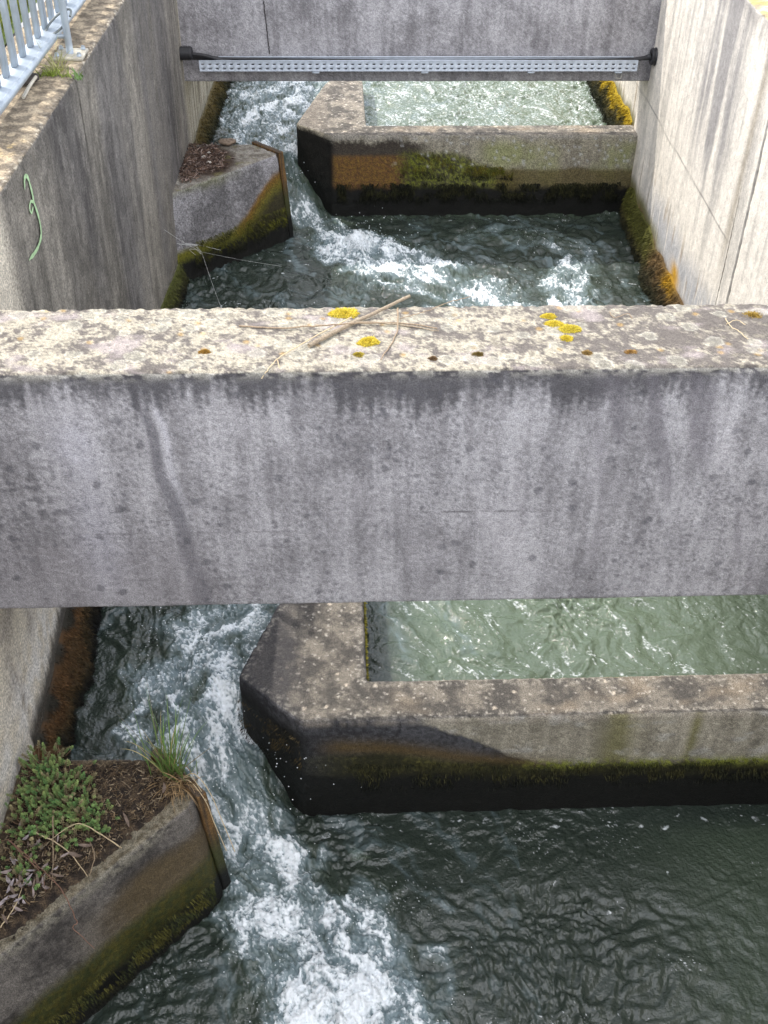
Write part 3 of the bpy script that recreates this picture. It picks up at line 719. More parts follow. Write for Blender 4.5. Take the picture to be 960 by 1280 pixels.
def baffle(name, label, far):
    o = SH if far else 0 * SH; xr = 1.50 if not far else 1.52
    out = [(-.130, 2.026), (xr, 2.026), (xr, 2.178), (.060, 2.178), (.058, 3.20), (.02, 3.20), (-.075, 2.95) if not far else (-.02, 3.2), (-.203, 2.522) if not far else (-.165, 2.85), (-.315, 2.205)]
    if far: out.pop(5)
    root = thing(name, label, 'baffle', (.3 + o[0], 2.1 + o[1], -.9 + o[2]))
    V, Fs, NV, e = prism([(p[0] + o[0], p[1] + o[1]) for p in out], -.55 + o[2], 0 + o[2], .0058 if not far else .009, .011, .008, .0, .0022, .005, 5 + far)
    c, w = paint_baffle(V, NV, e, far); part('baffle_body', V, Fs, M_baf2 if far else M_baf, root, cols=c, wet=w)
    return root
bn = baffle('concrete_baffle', 'near low concrete baffle with a slanted nose and dark mossy front beside the white fall', 0)
bf = baffle('concrete_baffle', 'far low concrete baffle with orange and green moss patches on its front', 1)

# ================================================================== SLOT BLOCKS
def paint_block(P, NV, e, far):
    o = SH if far else 0 * SH
    x, y, z = (P - o).T; n = len(P); sd = 500 + 50 * far
    fi = fbm(x * 70, y * 70, z * 70, 3, sd); d = (x + .40) * .70 + (y - 1.765) * .71   # along the front face: 0 at the nose, negative to the wall
    st = fbm(d * 14, z * 6, 0 * x, 4, sd + 1); bl = fbm(d * 5, z * 5, 0 * x, 4, sd + 2)
    black = (.007, .007, .006)
    if not far:
        c = mixc(base(n, (.045, .040, .037)), (.15, .135, .12), ss(-.4, .4, bl + fi * .4 + st * .3))
        c = mixc(c, (.10, .072, .035), ss(-.06, -.14, z + .04 * bl) * ss(-.45, -.2, d) * .85)
        c = mixc(c, (.20, .185, .145), ss(.045, .012, -z + .02 * bl) * ss(-.05, -.15, d) * ss(-.4, .1, fi) * .8)
        bz = -.24 - .0 * d + .03 * bl
        c = mixc(c, mixc(base(n, (.07, .062, .012)), (.035, .042, .012), ss(-.4, .4, fi)), ss(bz + .04, bz - .02, z))
        hb = -.335 + .02 * bl; c = mixc(c, black, ss(hb + .02, hb - .02, z + .01 * fi))
        ct = mixc(base(n, (.05, .036, .022)), (.15, .115, .07), ss(-.3, .4, fbm(x * 30, y * 30, 0 * z, 4, sd + 5) + .3 * fi))
        rimd = ((x + .40) * .70 - (y - 1.765) * .71)
        rim = ss(-.085, -.03, rimd + .02 * bl)
        ct = mixc(ct, mixc(base(n, (.10, .085, .055)), (.22, .20, .15), ss(-.2, .3, fi + bl)), rim * .7)
    else:
        c = mixc(base(n, (.12, .115, .118)), (.30, .29, .30), ss(-.4, .4, bl * .7 + fi * .5 + st * .3))
        c = mixc(c, (.14, .14, .06), ss(.06, .0, -z + .03 * bl) * ss(-.15, -.4, d) * .6)
        # rust orange and yellow-green band sweeping down from the nose to the wall
        bz = -.08 - .20 * ss(.02, -.38, d) + .03 * bl
        band = ss(bz + .02, bz - .02, z)
        cc = mixc(base(n, (.17, .085, .015)), (.11, .10, .012), ss(.0, .09, bz - z + .02 * fi)); cc = mixc(cc, (.13, .15, .015), ss(-.2, -.4, d) * .7)
        cc = mixc(cc, (.035, .03, .012), ss(.06, .14, bz - z + .03 * fi + .02 * bl))
        c = mixc(c, cc, band)
        hb = -.335 + .02 * bl; c = mixc(c, black, ss(hb + .025, hb - .02, z + .01 * fi))
        ct = mixc(base(n, (.15, .13, .105)), (.27, .25, .215), ss(-.3, .35, fbm(x * 25, y * 25, 0 * z, 4, sd + 5) + .3 * fi))
        dirt = np.exp(-(((x + .74) / .15) ** 2 + ((y - 1.68) / .22) ** 2)); ct = mixc(ct, (.05, .032, .022), ss(.3, .6, dirt + .2 * bl))
        ct = mixc(ct, (.14, .13, .04), ss(.1, .4, fbm(x * 12, y * 12, 0 * z, 3, sd + 8)) * .5)
    c = mixc(c, ct, ss(.35, .75, NV[:, 2]))
    wet = ss(-.05, -.25, z) * .6
    return c, wet
def slot_block(name, label, far):
    o = SH if far else 0 * SH
    out = [(-.93, 1.20), (-.86, 1.30), (-.405, 1.755), (-.40, 1.785), (-.53, 1.915), (-.93, 1.925)]
    root = thing(name, label, 'concrete block', (-.65 + o[0], 1.65 + o[1], -.9 + o[2]))
    V, Fs, NV, e = prism([(p[0] + o[0], p[1] + o[1]) for p in out], -.55 + o[2], 0 + o[2], .0055 if not far else .008, .012, .01, .055, .003, .008, 15 + far)
    c, w = paint_block(V, NV, e, far); part('block_body', V, Fs, M_baf2 if far else M_baf, root, cols=c, wet=w)
    # plank bolted against the slanted end
    a = np.array([-.538, 1.93]) ; b = np.array([-.398, 1.782]); nn = np.array([.726, .687]); nn /= np.linalg.norm(nn); tt = (b - a) / np.linalg.norm(b - a)
    b = b + tt * .012
    q = [a, b, b + nn * .030, a + nn * .030]
    V, Fs, NV, e = prism([(p[0] + o[0], p[1] + o[1]) for p in q], -.55 + o[2], .006 + o[2], .005, .005, .003, .0, .0015, .004, 25 + far)
    x, y, z = (V - o).T
    gr = fbm(x * 90, y * 90, z * 6, 4, 530)
    c = mixc(base(len(V), (.17, .095, .035)), (.07, .045, .025), ss(-.3, .3, gr))
    c = mixc(c, (.06, .055, .05), ss(.4, .8, NV[:, 2]) * .6)
    c = mixc(c, (.045, .048, .015), ss(-.13, -.26, z + .05 * gr)); c = mixc(c, (.007, .007, .006), ss(-.3, -.36, z))
    # lean outwards with the block
    k = .055 * (-z / .55); V[:, 0] += k * .8
    part('guide_plank', V, Fs, M_plank, root, cols=c, wet=ss(-.1, -.3, z) * .6)
    return root
M_plank = painted('wet_wood_plank', grain=200, grain2=800, gs=(.7, 1.3), bump=.002, pits=False, wetr=.4)
kn = slot_block('slot_block', 'near concrete block by the left wall overgrown with stonecrop, grass and dead leaves', 0)
kf = slot_block('slot_block', 'far grey concrete block by the left wall with brown litter and an orange moss band', 1)

# ================================================================== MOSS (parts of what they grow on)
M_moss = leafmat('moss_fibres', .85)
def moss(parent, P, D, L, W, cols, bend=.35):
    V, Fs = blades(P, D, L, W, bend=bend); c = np.repeat(cols, 5, axis=0)
    c[0::5] *= .75; c[1::5] *= .75
    part('moss', V, Fs, M_moss, parent, cols=c)
def rnd(n, a, b): return RNG.uniform(a, b, n)
# near left wall: thick rusty hanging moss above the water, as a swelling plus fibres
def mat_moss(parent, side, y0, y1, wz, hfun, tfun, colfun, n, Lr, step=.008):
    ys = np.arange(y0, y1, step); ts = np.linspace(0, 1, 26)
    Yv, T = np.meshgrid(ys, ts, indexing='ij'); H = hfun(ys)[:, None]
    Z = wz - .06 + (H + .06) * T
    th = tfun(ys)[:, None] * (np.sin(np.clip(T, 0, 1) * math.pi * .5 + math.pi * .5) ** .8).clip(0, 1)
    th = th * (1 + .35 * fbm(Yv * 22, Z * 22, 0 * Z, 3, 601)) + .006 * fbm(Yv * 70, Z * 70, 0 * Z, 2, 603) * (T < .95)
    xi = LX(Yv) if side < 0 else RX(Yv)
    X = xi - side * (th + .002) ; X = np.where(T > .97, xi + side * .01, X)
    V = np.stack([X, Yv, Z], -1).reshape(-1, 3); c = colfun(V, T.ravel())
    f = gridfaces(len(ys), len(ts)); f = f if side < 0 else f[:, ::-1]
    a = RNG.integers(0, len(V), n); P = V[a] + RNG.normal(size=(n, 3)) * .003; cc = c[a] * rnd(n, .5, 1.9)[:, None]
    D = np.column_stack([-side * rnd(n, .2, 1.0), rnd(n, -.5, .5), rnd(n, -1.1, -.1)])
    Vb, Fb = blades(P, D, rnd(n, *Lr), rnd(n, .0015, .0035) * (Lr[1] / .02)); cb = np.repeat(cc, 5, axis=0)
    V2, F2 = join([(V, [f]), (Vb, Fb)])
    part('moss', V2, F2, M_moss, parent, cols=np.concatenate([c, cb]))
def col_l(V, T):
    x, y, z = V.T; n = fbm(y * 14, z * 14, 0 * x, 3, 610)
    c = mixc(base(len(V), (.095, .050, .020)), (.040, .030, .013), ss(.85, .5, T + .3 * n)); c = mixc(c, (.03, .027, .02), ss(.86, .98, T + .25 * n)); return mixc(c, (.006, .006, .005), ss(.62, .35, T + .25 * n))
mat_moss(lw, -1, 1.90, 3.1, Z_MID, lambda y: .10 + .10 * ss(2.0, 2.6, y) + .02 * perlin(y * 9, 0, 0, 3), lambda y: .060 + .02 * perlin(y * 8, 0, 0, 5), col_l, 36000, (.006, .016))
def col_l2(V, T):
    x, y, z = V.T; n = fbm(y * 14, z * 14, 0 * x, 3, 612)
    c = mixc(base(len(V), (.07, .075, .018)), (.03, .03, .01), ss(.9, .5, T + .25 * n)); return mixc(c, (.007, .007, .005), ss(.6, .3, T + .2 * n))
mat_moss(lw, -1, 4.2, 5.2, Z_MID, lambda y: .12 + .05 * ss(4.9, 4.4, y), lambda y: .03 + .01 * perlin(y * 8, 0, 0, 5), col_l2, 5000, (.008, .02), .012)
def col_l3(V, T):
    x, y, z = V.T; n = fbm(y * 14, z * 14, 0 * x, 3, 614)
    c = mixc(base(len(V), (.09, .068, .022)), (.03, .03, .012), ss(.9, .5, T + .25 * n)); return mixc(c, (.007, .007, .005), ss(.55, .3, T + .2 * n))
mat_moss(lw, -1, 5.62, 7.6, Z_UP, lambda y: .13 + .03 * perlin(y * 5, 0, 0, 3), lambda y: .055 + .02 * perlin(y * 8, 0, 0, 5), col_l3, 8000, (.01, .028), .012)
def col_r(V, T):
    x, y, z = V.T; n = fbm(y * 12, z * 12, 0 * x, 3, 616)
    c = mixc(base(len(V), (.09, .055, .02)), (.045, .034, .014), ss(.9, .5, T + .3 * n))
    c = mixc(c, (.30, .17, .01), np.exp(-((y - 4.64) / .09) ** 2) * ss(.74, .84, T + .15 * n) )
    c = mixc(c, (.075, .075, .015), ss(4.9, 5.15, y) * ss(.3, .7, T)); return mixc(c, (.02, .02, .008), ss(.6, .35, T + .2 * n))
mat_moss(rw, 1, 4.1, 5.72, Z_MID, lambda y: .17 + .04 * perlin(y * 5, 0, 0, 3), lambda y: .055 - .02 * ss(4.9, 5.6, y) + .02 * perlin(y * 8, 0, 0, 5), col_r, 15000, (.008, .024), .010)
def col_r2(V, T):
    x, y, z = V.T; n = fbm(y * 12, z * 12, 0 * x, 3, 618)
    c = mixc(base(len(V), (.36, .25, .012)), (.06, .05, .015), ss(.86, .68, T + .25 * n)); return mixc(c, (.02, .022, .01), ss(.6, .45, T + .2 * n))
mat_moss(rw, 1, 5.9, 7.6, Z_UP, lambda y: .19 + .04 * perlin(y * 5, 0, 0, 3), lambda y: .045 + .02 * perlin(y * 8, 0, 0, 5), col_r2, 9000, (.01, .028), .012)
# fringe hanging from the baffle fronts and block fronts
def face_moss(parent, a, b, zt, zb, n, col0, col1, Lr, o, nrm, dens=None, off=.001):
    t = rnd(n, 0, 1); z = rnd(n, 0, 1); x = a[0] + (b[0] - a[0]) * t; y = a[1] + (b[1] - a[1]) * t
    zT = zt(x) if callable(zt) else zt; zB = zb(x) if callable(zb) else zb
    Z = zB + (zT - zB) * z + .01 * perlin(x * 20, y * 20, 0, 5)
    k = ss(-.3, .25, fbm(x * 12, Z * 12, 0, 3, 620)) > rnd(n, 0, 1) * .9
    P = np.column_stack([x, y, Z]) + np.array(nrm) * off + o; P = P[k]; z = z[k]; m_ = len(P)
    q = ss(-.3, .4, perlin(P[:, 0] * 25, P[:, 2] * 25, 0, 7))
    c = mixc(np.tile(col0, (m_, 1)), col1, q) * rnd(m_, .5, 1.5)[:, None]
    c = mixc(c, (.008, .009, .005), ss(.5, .1, z))
    D = np.column_stack([nrm[0] + rnd(m_, -.5, .5), nrm[1] * rnd(m_, .3, 1), rnd(m_, -1.4, -.5)])
    moss(parent, P, D, rnd(m_, *Lr), rnd(m_, .0015, .003) * (Lr[1] / .016), c)
face_moss(bn, (.0, 2.024), (1.3, 2.024), lambda x: -.185 - .03 * ss(.3, .6, x), -.31, 6000, (.045, .042, .013), (.02, .022, .008), (.006, .016), 0 * SH, (0, -1, 0))
face_moss(bn, (.5, 2.024), (1.3, 2.024), -.205, -.235, 2600, (.16, .17, .03), (.09, .10, .02), (.004, .009), 0 * SH, (0, -1, 0))
face_moss(bn, (-.32, 2.19), (-.13, 2.02), -.07, -.25, 2500, (.07, .05, .02), (.02, .018, .01), (.005, .012), 0 * SH, (-.7, -.7, 0))
face_moss(bf, (.24, 2.024), (.85, 2.024), lambda x: -.09 - .08 * ss(.45, .8, x), -.24, 5000, (.11, .12, .012), (.14, .11, .012), (.006, .014), SH, (0, -1, 0))
face_moss(bf, (-.1, 2.024), (1.45, 2.024), -.26, -.36, 9000, (.03, .03, .01), (.012, .013, .006), (.01, .03), SH, (0, -1, 0))
face_moss(kn, (-.86, 1.25), (-.39, 1.72), -.25, -.37, 7000, (.075, .07, .014), (.035, .042, .012), (.006, .015), 0 * SH, (.7, -.7, 0), off=.035)
face_moss(kf, (-.82, 1.29), (-.39, 1.72), -.24, -.38, 5000, (.10, .10, .012), (.04, .04, .012), (.008, .02), SH, (.7, -.7, 0), off=.035)
V_, F_ = None, None
# yellow moss strip on the pool side of the near tongue
P = np.column_stack([np.full(1500, .061), rnd(1500, 2.19, 3.1), rnd(1500, -.05, -.005)]); moss(bn, P, np.column_stack([rnd(1500, .3, 1), rnd(1500, -.4, .4), rnd(1500, -.8, .2)]), rnd(1500, .004, .012), rnd(1500, .0015, .003), mixc(base(1500, (.28, .25, .02)), (.10, .09, .015), rnd(1500, 0, 1)))

# ================================================================== cushions and sticks on the near beam
ZB = 1.18
def cushion(px, py, r, label, col, flat=.45, seed=0, ax=1.3):
    c = at(px, py, 2, ZB); n = int(2600 * (r / .02) ** 1.3) + 300
    nu, nv = 26, 12; u = np.linspace(0, 2 * math.pi, nu, endpoint=False); v = np.linspace(0, 1, nv)
    U, Vv = np.meshgrid(u, v, indexing='ij')
    rr = r * (1 + .28 * perlin(np.cos(U) * 1.6 + seed, np.sin(U) * 1.6, 0 * U, seed))
    q = Vv * math.pi / 2
    X = c[0] + rr * np.sin(q) * np.cos(U) * ax; Y = c[1] + rr * np.sin(q) * np.sin(U); Z = ZB - .003 + rr * flat * np.cos(q) * (1 + .3 * perlin(X * 90, Y * 90, 0 * X, seed + 3))
    S = np.stack([X, Y, Z], -1).reshape(-1, 3); f = gridfaces(nu, nv, cu=True)
    cs = base(len(S), col) * .55
    a = RNG.integers(0, len(S), n); P = S[a] + RNG.normal(size=(n, 3)) * r * .06
    d = P - (c - [0, 0, r * .3]); d /= np.linalg.norm(d, axis=1)[:, None]; d = d + RNG.normal(size=(n, 3)) * .4
    Vb, Fb = blades(P, d, rnd(n, .002, .0045), rnd(n, .0008, .0016)); cb = np.repeat(base(n, col) * rnd(n, .6, 1.5)[:, None], 5, axis=0)
    V2, F2 = join([(S, [f[:, ::-1]]), (Vb, Fb)])
    o = mk('moss_cushion', V2, F2, M_moss, cols=np.concatenate([cs, cb]), loc=(c[0], c[1], ZB)); tag(o, label, 'moss', 'moss cushions on the beam top')
yl = (.62, .50, .06)
cushion(431, 393, .023, 'widest yellow green moss cushion, half behind the thick stick on the beam', yl, .4, 1, 1.5)
cushion(460, 428, .018, 'round yellow green moss cushion in front of the thick stick on the beam', yl, .5, 2, 1.3)
cushion(448, 443, .009, 'tiny yellow moss tuft just below the round cushion in front of the stick', (.36, .28, .04), .45, 3)
cushion(686, 396, .012, 'rearmost yellow moss cushion of the cluster on the right half of the beam', yl, .5, 4)
cushion(694, 405, .014, 'middle yellow moss cushion of the cluster on the right half of the beam', yl, .45, 5, 1.6)
cushion(712, 412, .017, 'largest yellow green moss cushion of the cluster on the right half of the beam', (.58, .48, .06), .5, 6, 1.4)
cushion(708, 423, .011, 'frontmost moss cushion of the cluster on the right half of the beam', (.62, .50, .06), .45, 7)
cushion(597, 443, .009, 'small brown green moss tuft on the front rim, left of the moss cluster', (.17, .12, .035), .5, 8)
cushion(256, 440, .009, 'small orange brown moss tuft on the front rim at the left of the beam', (.33, .19, .04), .5, 9)
cushion(541, 448, .007, 'very small dark brown moss tuft on the front rim near the middle', (.16, .10, .05), .5, 10)
cushion(734, 441, .008, 'small ochre moss tuft on the front rim below the moss cluster', (.30, .20, .07), .5, 11)
cushion(788, 440, .008, 'small tan moss tuft on the front rim at the right of the beam', (.34, .20, .06), .5, 12, 1.8)
cushion(940, 394, .016, 'flat ochre moss patch at the far right end of the beam top', (.34, .23, .05), .25, 13, 1.7)
M_stick = plain('dry_stick_bark', (.27, .215, .15), .85, var=.35, scale=260, bump=.001, stretch=(1, 1, 1))
M_twig = plain('thin_dry_twig', (.27, .20, .13), .85, var=.3, scale=300)
M_twigp = plain('pale_dry_stalk', (.50, .40, .25), .85, var=.25, scale=300)
def stick(name, pts, r0, r1, label, cat, mat, group=None, z=ZB, k=7, wob=.002, seed=0, n=12):
    P = []
    for p in pts:
        q = at(p[0], p[1], 2, z + p[2]); P.append(q)
    C_ = curve(P, n); i = np.arange(len(C_)) * .35
    C_ = C_ + wob * np.column_stack([perlin(i, 0, 0, seed + 1), perlin(i, 0, 0, seed + 2), .5 * perlin(i, 0, 0, seed + 3)])
    rr = np.linspace(r0, r1, len(C_)) * (1 + .15 * perlin(i * 2, 0, 0, seed))
    V, Fs = tube(C_, rr, k); o = mk(name, V, Fs, mat, loc=tuple(C_[0])); return tag(o, label, cat, group)
stick('stick', [(386, 432, .006), (430, 409, .008), (475, 388, .010), (512, 370, .014)], .0050, .0036, 'thick bare stick lying slantwise on the beam between two moss cushions', 'stick', M_stick, wob=.001, k=9)
tg = 'thin twigs on the beam top'
stick('twig', [(298, 407, .003), (350, 410, .004), (400, 407, .012), (450, 404, .012), (500, 404, .004), (547, 410, .003)], .0018, .0014, 'long thin twig lying level across the beam top under the thick stick', 'twig', M_twig, tg, seed=3)
stick('twig', [(438, 402, .010), (470, 403, .007), (515, 408, .003), (548, 414, .003)], .0026, .0012, 'darker twig running right from the thick stick to its own bent tip', 'twig', M_stick, tg, seed=5)
stick('twig', [(497, 385, .012), (498, 402, .008), (492, 425, .003), (475, 450, .004)], .0022, .0012, 'bent twig standing off the thick stick towards the front rim', 'twig', M_twig, tg, seed=7)
stick('twig', [(440, 396, .010), (395, 420, .010), (352, 445, .006), (338, 458, .004), (327, 473, -.015)], .0015, .0010, 'pale stalk slanting left from the stick and hanging over the front rim', 'twig', M_twigp, tg, seed=9)
stick('twig', [(347, 450, .004), (349, 460, .001), (352, 472, -.02), (352, 486, -.045)], .0012, .0009, 'short pale stalk hanging down the front of the beam on the left', 'twig', M_twigp, tg, seed=11, wob=.0005)
stick('twig', [(500, 398, .004), (530, 390, .004), (560, 378, .003), (588, 371, .006)], .0011, .0008, 'hair thin twig pointing to the back rim right of the thick stick', 'twig', M_twig, tg, seed=13)
stick('twig', [(762, 380+10, .003), (768, 397, .006), (785, 392, .004), (790, 398, .002)], .0010, .0008, 'tiny curled tendril on the beam top right of the moss cluster', 'twig', M_twig, tg, seed=15)
stick('twig', [(906, 398, .003), (914, 408, .006), (925, 415, .006), (935, 424, .003)], .0011, .0008, 'curled pale tendril beside the ochre moss at the right end', 'twig', M_twigp, tg, seed=17)
stick('twig', [(908, 405, .003), (920, 400, .007), (932, 406, .003)], .0010, .0008, 'short arched tendril at the right end of the beam top', 'twig', M_twigp, tg, seed=19)

# ================================================================== cable tray and cables
TY0, TY1, TZ0, TZ1 = 5.602, 5.668, .655, .703
TX0, TX1 = -.672, 1.497
M_zinc = plain('galvanised_steel', (.50, .55, .62), .5, metal=.0, var=.12, scale=45)
M_black = plain('black_rubber', (.022, .022, .025), .55, var=.3, scale=80)
tray = thing('cable_tray', 'perforated galvanised cable tray along the far beam', 'cable tray', (.41, 5.64, TZ0))
def perforated_rail():
    """long steel side with two rows of slots, built as a real pierced sheet"""
    pitch = .0345; n = int((TX1 - TX0) / pitch); p = (TX1 - TX0) / n
    us = []; 
    for i in range(n):
        a = TX0 + i * p; us += [a, a + p * .30, a + p * .70]
    us.append(TX1); H = TZ1 - TZ0
    vs = [TZ0, TZ0 + H * .18, TZ0 + H * .32, TZ0 + H * .62, TZ0 + H * .76, TZ1]
    V = []; 
    for yy in (TY0, TY0 + .002):
        for u in us:
            for v in vs: V.append((u, yy, v))
    V = np.array(V); nu, nv = len(us), len(vs); o = nu * nv; Q = []
    def idx(i, j, k): return k * o + i * nv + j
    hole = lambda i, j: 0 <= i < nu - 1 and 0 <= j < nv - 1 and i % 3 == 1 and j in (1, 3)
    for i in range(nu - 1):
        for j in range(nv - 1):
            if hole(i, j):
                Q += [[idx(i, j, 0), idx(i + 1, j, 0), idx(i + 1, j, 1), idx(i, j, 1)], [idx(i, j + 1, 1), idx(i + 1, j + 1, 1), idx(i + 1, j + 1, 0), idx(i, j + 1, 0)],
                      [idx(i, j, 1), idx(i, j + 1, 1), idx(i, j + 1, 0), idx(i, j, 0)], [idx(i + 1, j, 0), idx(i + 1, j + 1, 0), idx(i + 1, j + 1, 1), idx(i + 1, j, 1)]]
            else:
                Q += [[idx(i, j, 0), idx(i + 1, j, 0), idx(i + 1, j + 1, 0), idx(i, j + 1, 0)], [idx(i, j, 1), idx(i, j + 1, 1), idx(i + 1, j + 1, 1), idx(i + 1, j, 1)]]
    return V, [np.array(Q)]
V, Fs = perforated_rail(); part('front_rail', V, Fs, M_zinc, tray, smooth=False)
V, Fs = box(TX0, TX1, TY0 - .001, TY0 + .008, TZ1 + .0005, TZ1 + .003, .0005); part('rail_lip', V, Fs, M_zinc, tray, smooth=False)
V, Fs = box(TX0 + .09, TX1 - .01, TY1 - .009, TY1 + .001, TZ1 + .001, TZ1 + .004, .0005); part('rail_lip', V, Fs, M_zinc, tray, smooth=False)
V, Fs = box(TX0 + .002, TX1 - .002, TY0 + .0025, TY1, TZ0 - .002, TZ0, .0005); part('tray_floor', V, Fs, M_zinc, tray, smooth=False)
V, Fs = box(TX0 + .09, TX1 - .01, TY1, TY1 + .002, TZ0, TZ1 + .001, .0005); part('back_rail', V, Fs, M_zinc, tray, smooth=False)
for bx in (-.12, .42, .95, 1.39):
    V, Fs = box(bx, bx + .035, TY0 + .004, TY1 + .012, TZ0 - .012, TZ0 - .003, .001); part('bracket', V, Fs, M_zinc, tray, smooth=False)
for i, (dy, dz, r) in enumerate(((.018, .018, .0095), (.036, .020, .010), (.052, .034, .0075))):
    P = curve([(-.73, 5.635 + dy * .3, .727 - i * .012), (-.66, 5.625 + dy * .5, .722 - i * .010), (-.58, TY0 + dy, .708 - i * .004), (-.48, TY0 + dy, TZ0 + dz + .010), (-.30, TY0 + dy, TZ0 + dz + .006)] + [(x, TY0 + dy + .002 * math.sin(x * 9 + i), TZ0 + dz + .003 * math.sin(x * 5 + i)) for x in np.arange(-.1, 1.45, .2)] + [(1.50, TY0 + dy * .8 + .01, .705 - .003 * i), (1.565, 5.635, .716 + .008 * (i - 1))], 8)
    V, Fs = tube(P, r, 8); o = mk('power_cable', V, Fs, M_black, loc=tuple(P[0]))
    tag(o, ['foremost black cable in the tray on the far beam', 'middle black cable in the tray on the far beam', 'rear thinner black cable in the tray on the far beam'][i], 'cable', 'cables lying in the tray')
def lathe_x(cx, cy, cz, prof, k=28):
    V = [];
    for dx, r in prof:
        for j in range(k): t = 2 * math.pi * j / k; V.append((cx + dx, cy + r * math.cos(t), cz + r * math.sin(t)))
    n = len(prof); V = np.array(V); F4 = gridfaces(n, k, cv=True)
    V = np.concatenate([V, [[cx + prof[0][0], cy, cz], [cx + prof[-1][0], cy, cz]]])
    T = [[n * k, (j + 1) % k, j] for j in range(k)] + [[n * k + 1, (n - 1) * k + j, (n - 1) * k + (j + 1) % k] for j in range(k)]
    return V, [F4, np.array(T)]
pr = [(0, .028)] + sum([[(.004 + i * .008, .0335), (.008 + i * .008, .0295)] for i in range(7)], []) + [(.062, .026), (.063, .018), (.055, .016)]
V, Fs = lathe_x(LX(5.63) - .004, 5.63, .733, pr); o = mk('pipe_sleeve', V, Fs, M_black, loc=(LX(5.63), 5.63, .733)); tag(o, 'black corrugated pipe sleeve where the cables leave the left wall', 'pipe')
pr = [(0, .040), (-.006, .043), (-.010, .040), (-.013, .036), (-.017, .040), (-.023, .041), (-.027, .036), (-.028, .02), (-.02, .016)]
V, Fs = lathe_x(RX(5.63) + .004, 5.63, .717, pr); V = V[:, :]; Fs = [f[:, ::-1] for f in Fs]; o = mk('pipe_collar', V, Fs, M_black, loc=(RX(5.63), 5.63, .717)); tag(o, 'round black rubber collar where the cables enter the right wall', 'pipe')
P = curve([(1.405, 5.668, .640), (1.403, 5.65, .625), (1.41, 5.645, .61), (1.43, 5.645, .606), (1.435, 5.65, .625)], 8); V, Fs = tube(P, .003, 6); o = mk('wire_hook', V, Fs, plain('pale_wire', (.55, .53, .48), .5), loc=tuple(P[0])); tag(o, 'small pale wire hook under the right end of the cable tray', 'hook')

# ================================================================== fishing line at the far block
pA = onwall(205, 287); pB = at(252, 315, 0, -.72) 
pB = np.array([-.72, 5.05, .04]); pB = at(252, 315, 1, 5.02); pC = at(352, 333, 2, -.15); pD = at(277, 386, 2, -.15)
pieces = [tube(curve([pA, (pA + pB) / 2 + [0, 0, -.006], pB], 10), .0009, 5), tube(curve([pB, (pB + pC) / 2 + [0, 0, -.004], pC], 14), .00045, 5), tube(curve([pB, (pB + pD) / 2 + [0, 0, -.01], pD], 14), .0005, 5)]
for k in range(9):
    q = pA + (pB - pA) * rnd(1, .45, 1.05)[0]; pieces.append(tube(curve([q, q + RNG.normal(size=3) * [.03, .01, .018], q + RNG.normal(size=3) * [.04, .01, .025]], 6), .0009, 4))
V, Fs = join(pieces); o = mk('fishing_line', V, Fs, plain('white_nylon', (.62, .62, .60), .35), loc=tuple(pA)); tag(o, 'tangled white fishing line strung from the left wall across the far block', 'fishing line')

# ================================================================== railing on the left wall
M_rail = plain('galvanised_railing', (.36, .41, .46), .42, metal=.35, var=.12, scale=30)
RZ = 1.34
rail = thing('railing', 'galvanised steel bar railing standing on the left wall', 'railing', (-.9, 3.8, 1.265))
def rx(y): return -1.036 + .03 * y
def sheared(b0):
    V, Fs = b0; V = V.copy(); V[:, 0] += .03 * (V[:, 1] - 3.5); return V, Fs
V, Fs = sheared(box(-.985, -.925, 3.02, 4.7, RZ - .012, RZ, .002)); part('bottom_rail', V, Fs, M_rail, rail, smooth=False)
V, Fs = sheared(tube([(-.925, y, RZ - .012) for y in np.linspace(3.02, 4.7, 12)], .0125, 10)); part('edge_tube', V, Fs, M_rail, rail)
V, Fs = sheared(box(-.985, -.935, 3.02, 4.7, 1.66, 1.68, .002)); part('top_rail', V, Fs, M_rail, rail, smooth=False)
y = 3.045
while y < 4.68:
    if abs(y - 3.86) > .03 and abs(y - 5.9) > .03:
        V, Fs = sheared(box(-.970, -.955, y, y + .030, RZ + .0005, 1.659, .0015)); part('bar', V, Fs, M_rail, rail, smooth=False)
    y += .098
for py in (3.80, 4.62):
    x0 = rx(py) + .048
    V, Fs = tube([(x0, py, z) for z in np.linspace(1.272, 1.67, 12)], .0115, 14); po = part('post', V, Fs, M_rail, rail)
    V, Fs = box(x0 - .048, x0 + .050, py - .055, py + .055, 1.266, 1.275, .0015); pl = part('base_plate', V, Fs, plain('dusty_plate', (.42, .40, .34), .7, metal=.1), po, smooth=False) if False else mk('base_plate', V, Fs, M_plate if 'M_plate' in globals() else globals().setdefault('M_plate', plain('dusty_plate', (.42, .39, .32), .75)), parent=po, loc=WLOC[po.name], smooth=False)
    for dx, dy in ((.036, -.038), (.036, .038), (-.036, -.038), (-.036, .038)):
        V, Fs = tube([(x0 + dx, py + dy, 1.277), (x0 + dx, py + dy, 1.283), (x0 + dx, py + dy, 1.288)], [.008, .008, .005], 6); mk('bolt', V, Fs, M_rail, parent=po, loc=WLOC[po.name], smooth=False)
    V, Fs = tube([(x0 - .05, py, RZ - .012), (x0, py, RZ - .012)], .008, 8); part('rail_connector', V, Fs, M_rail, rail)
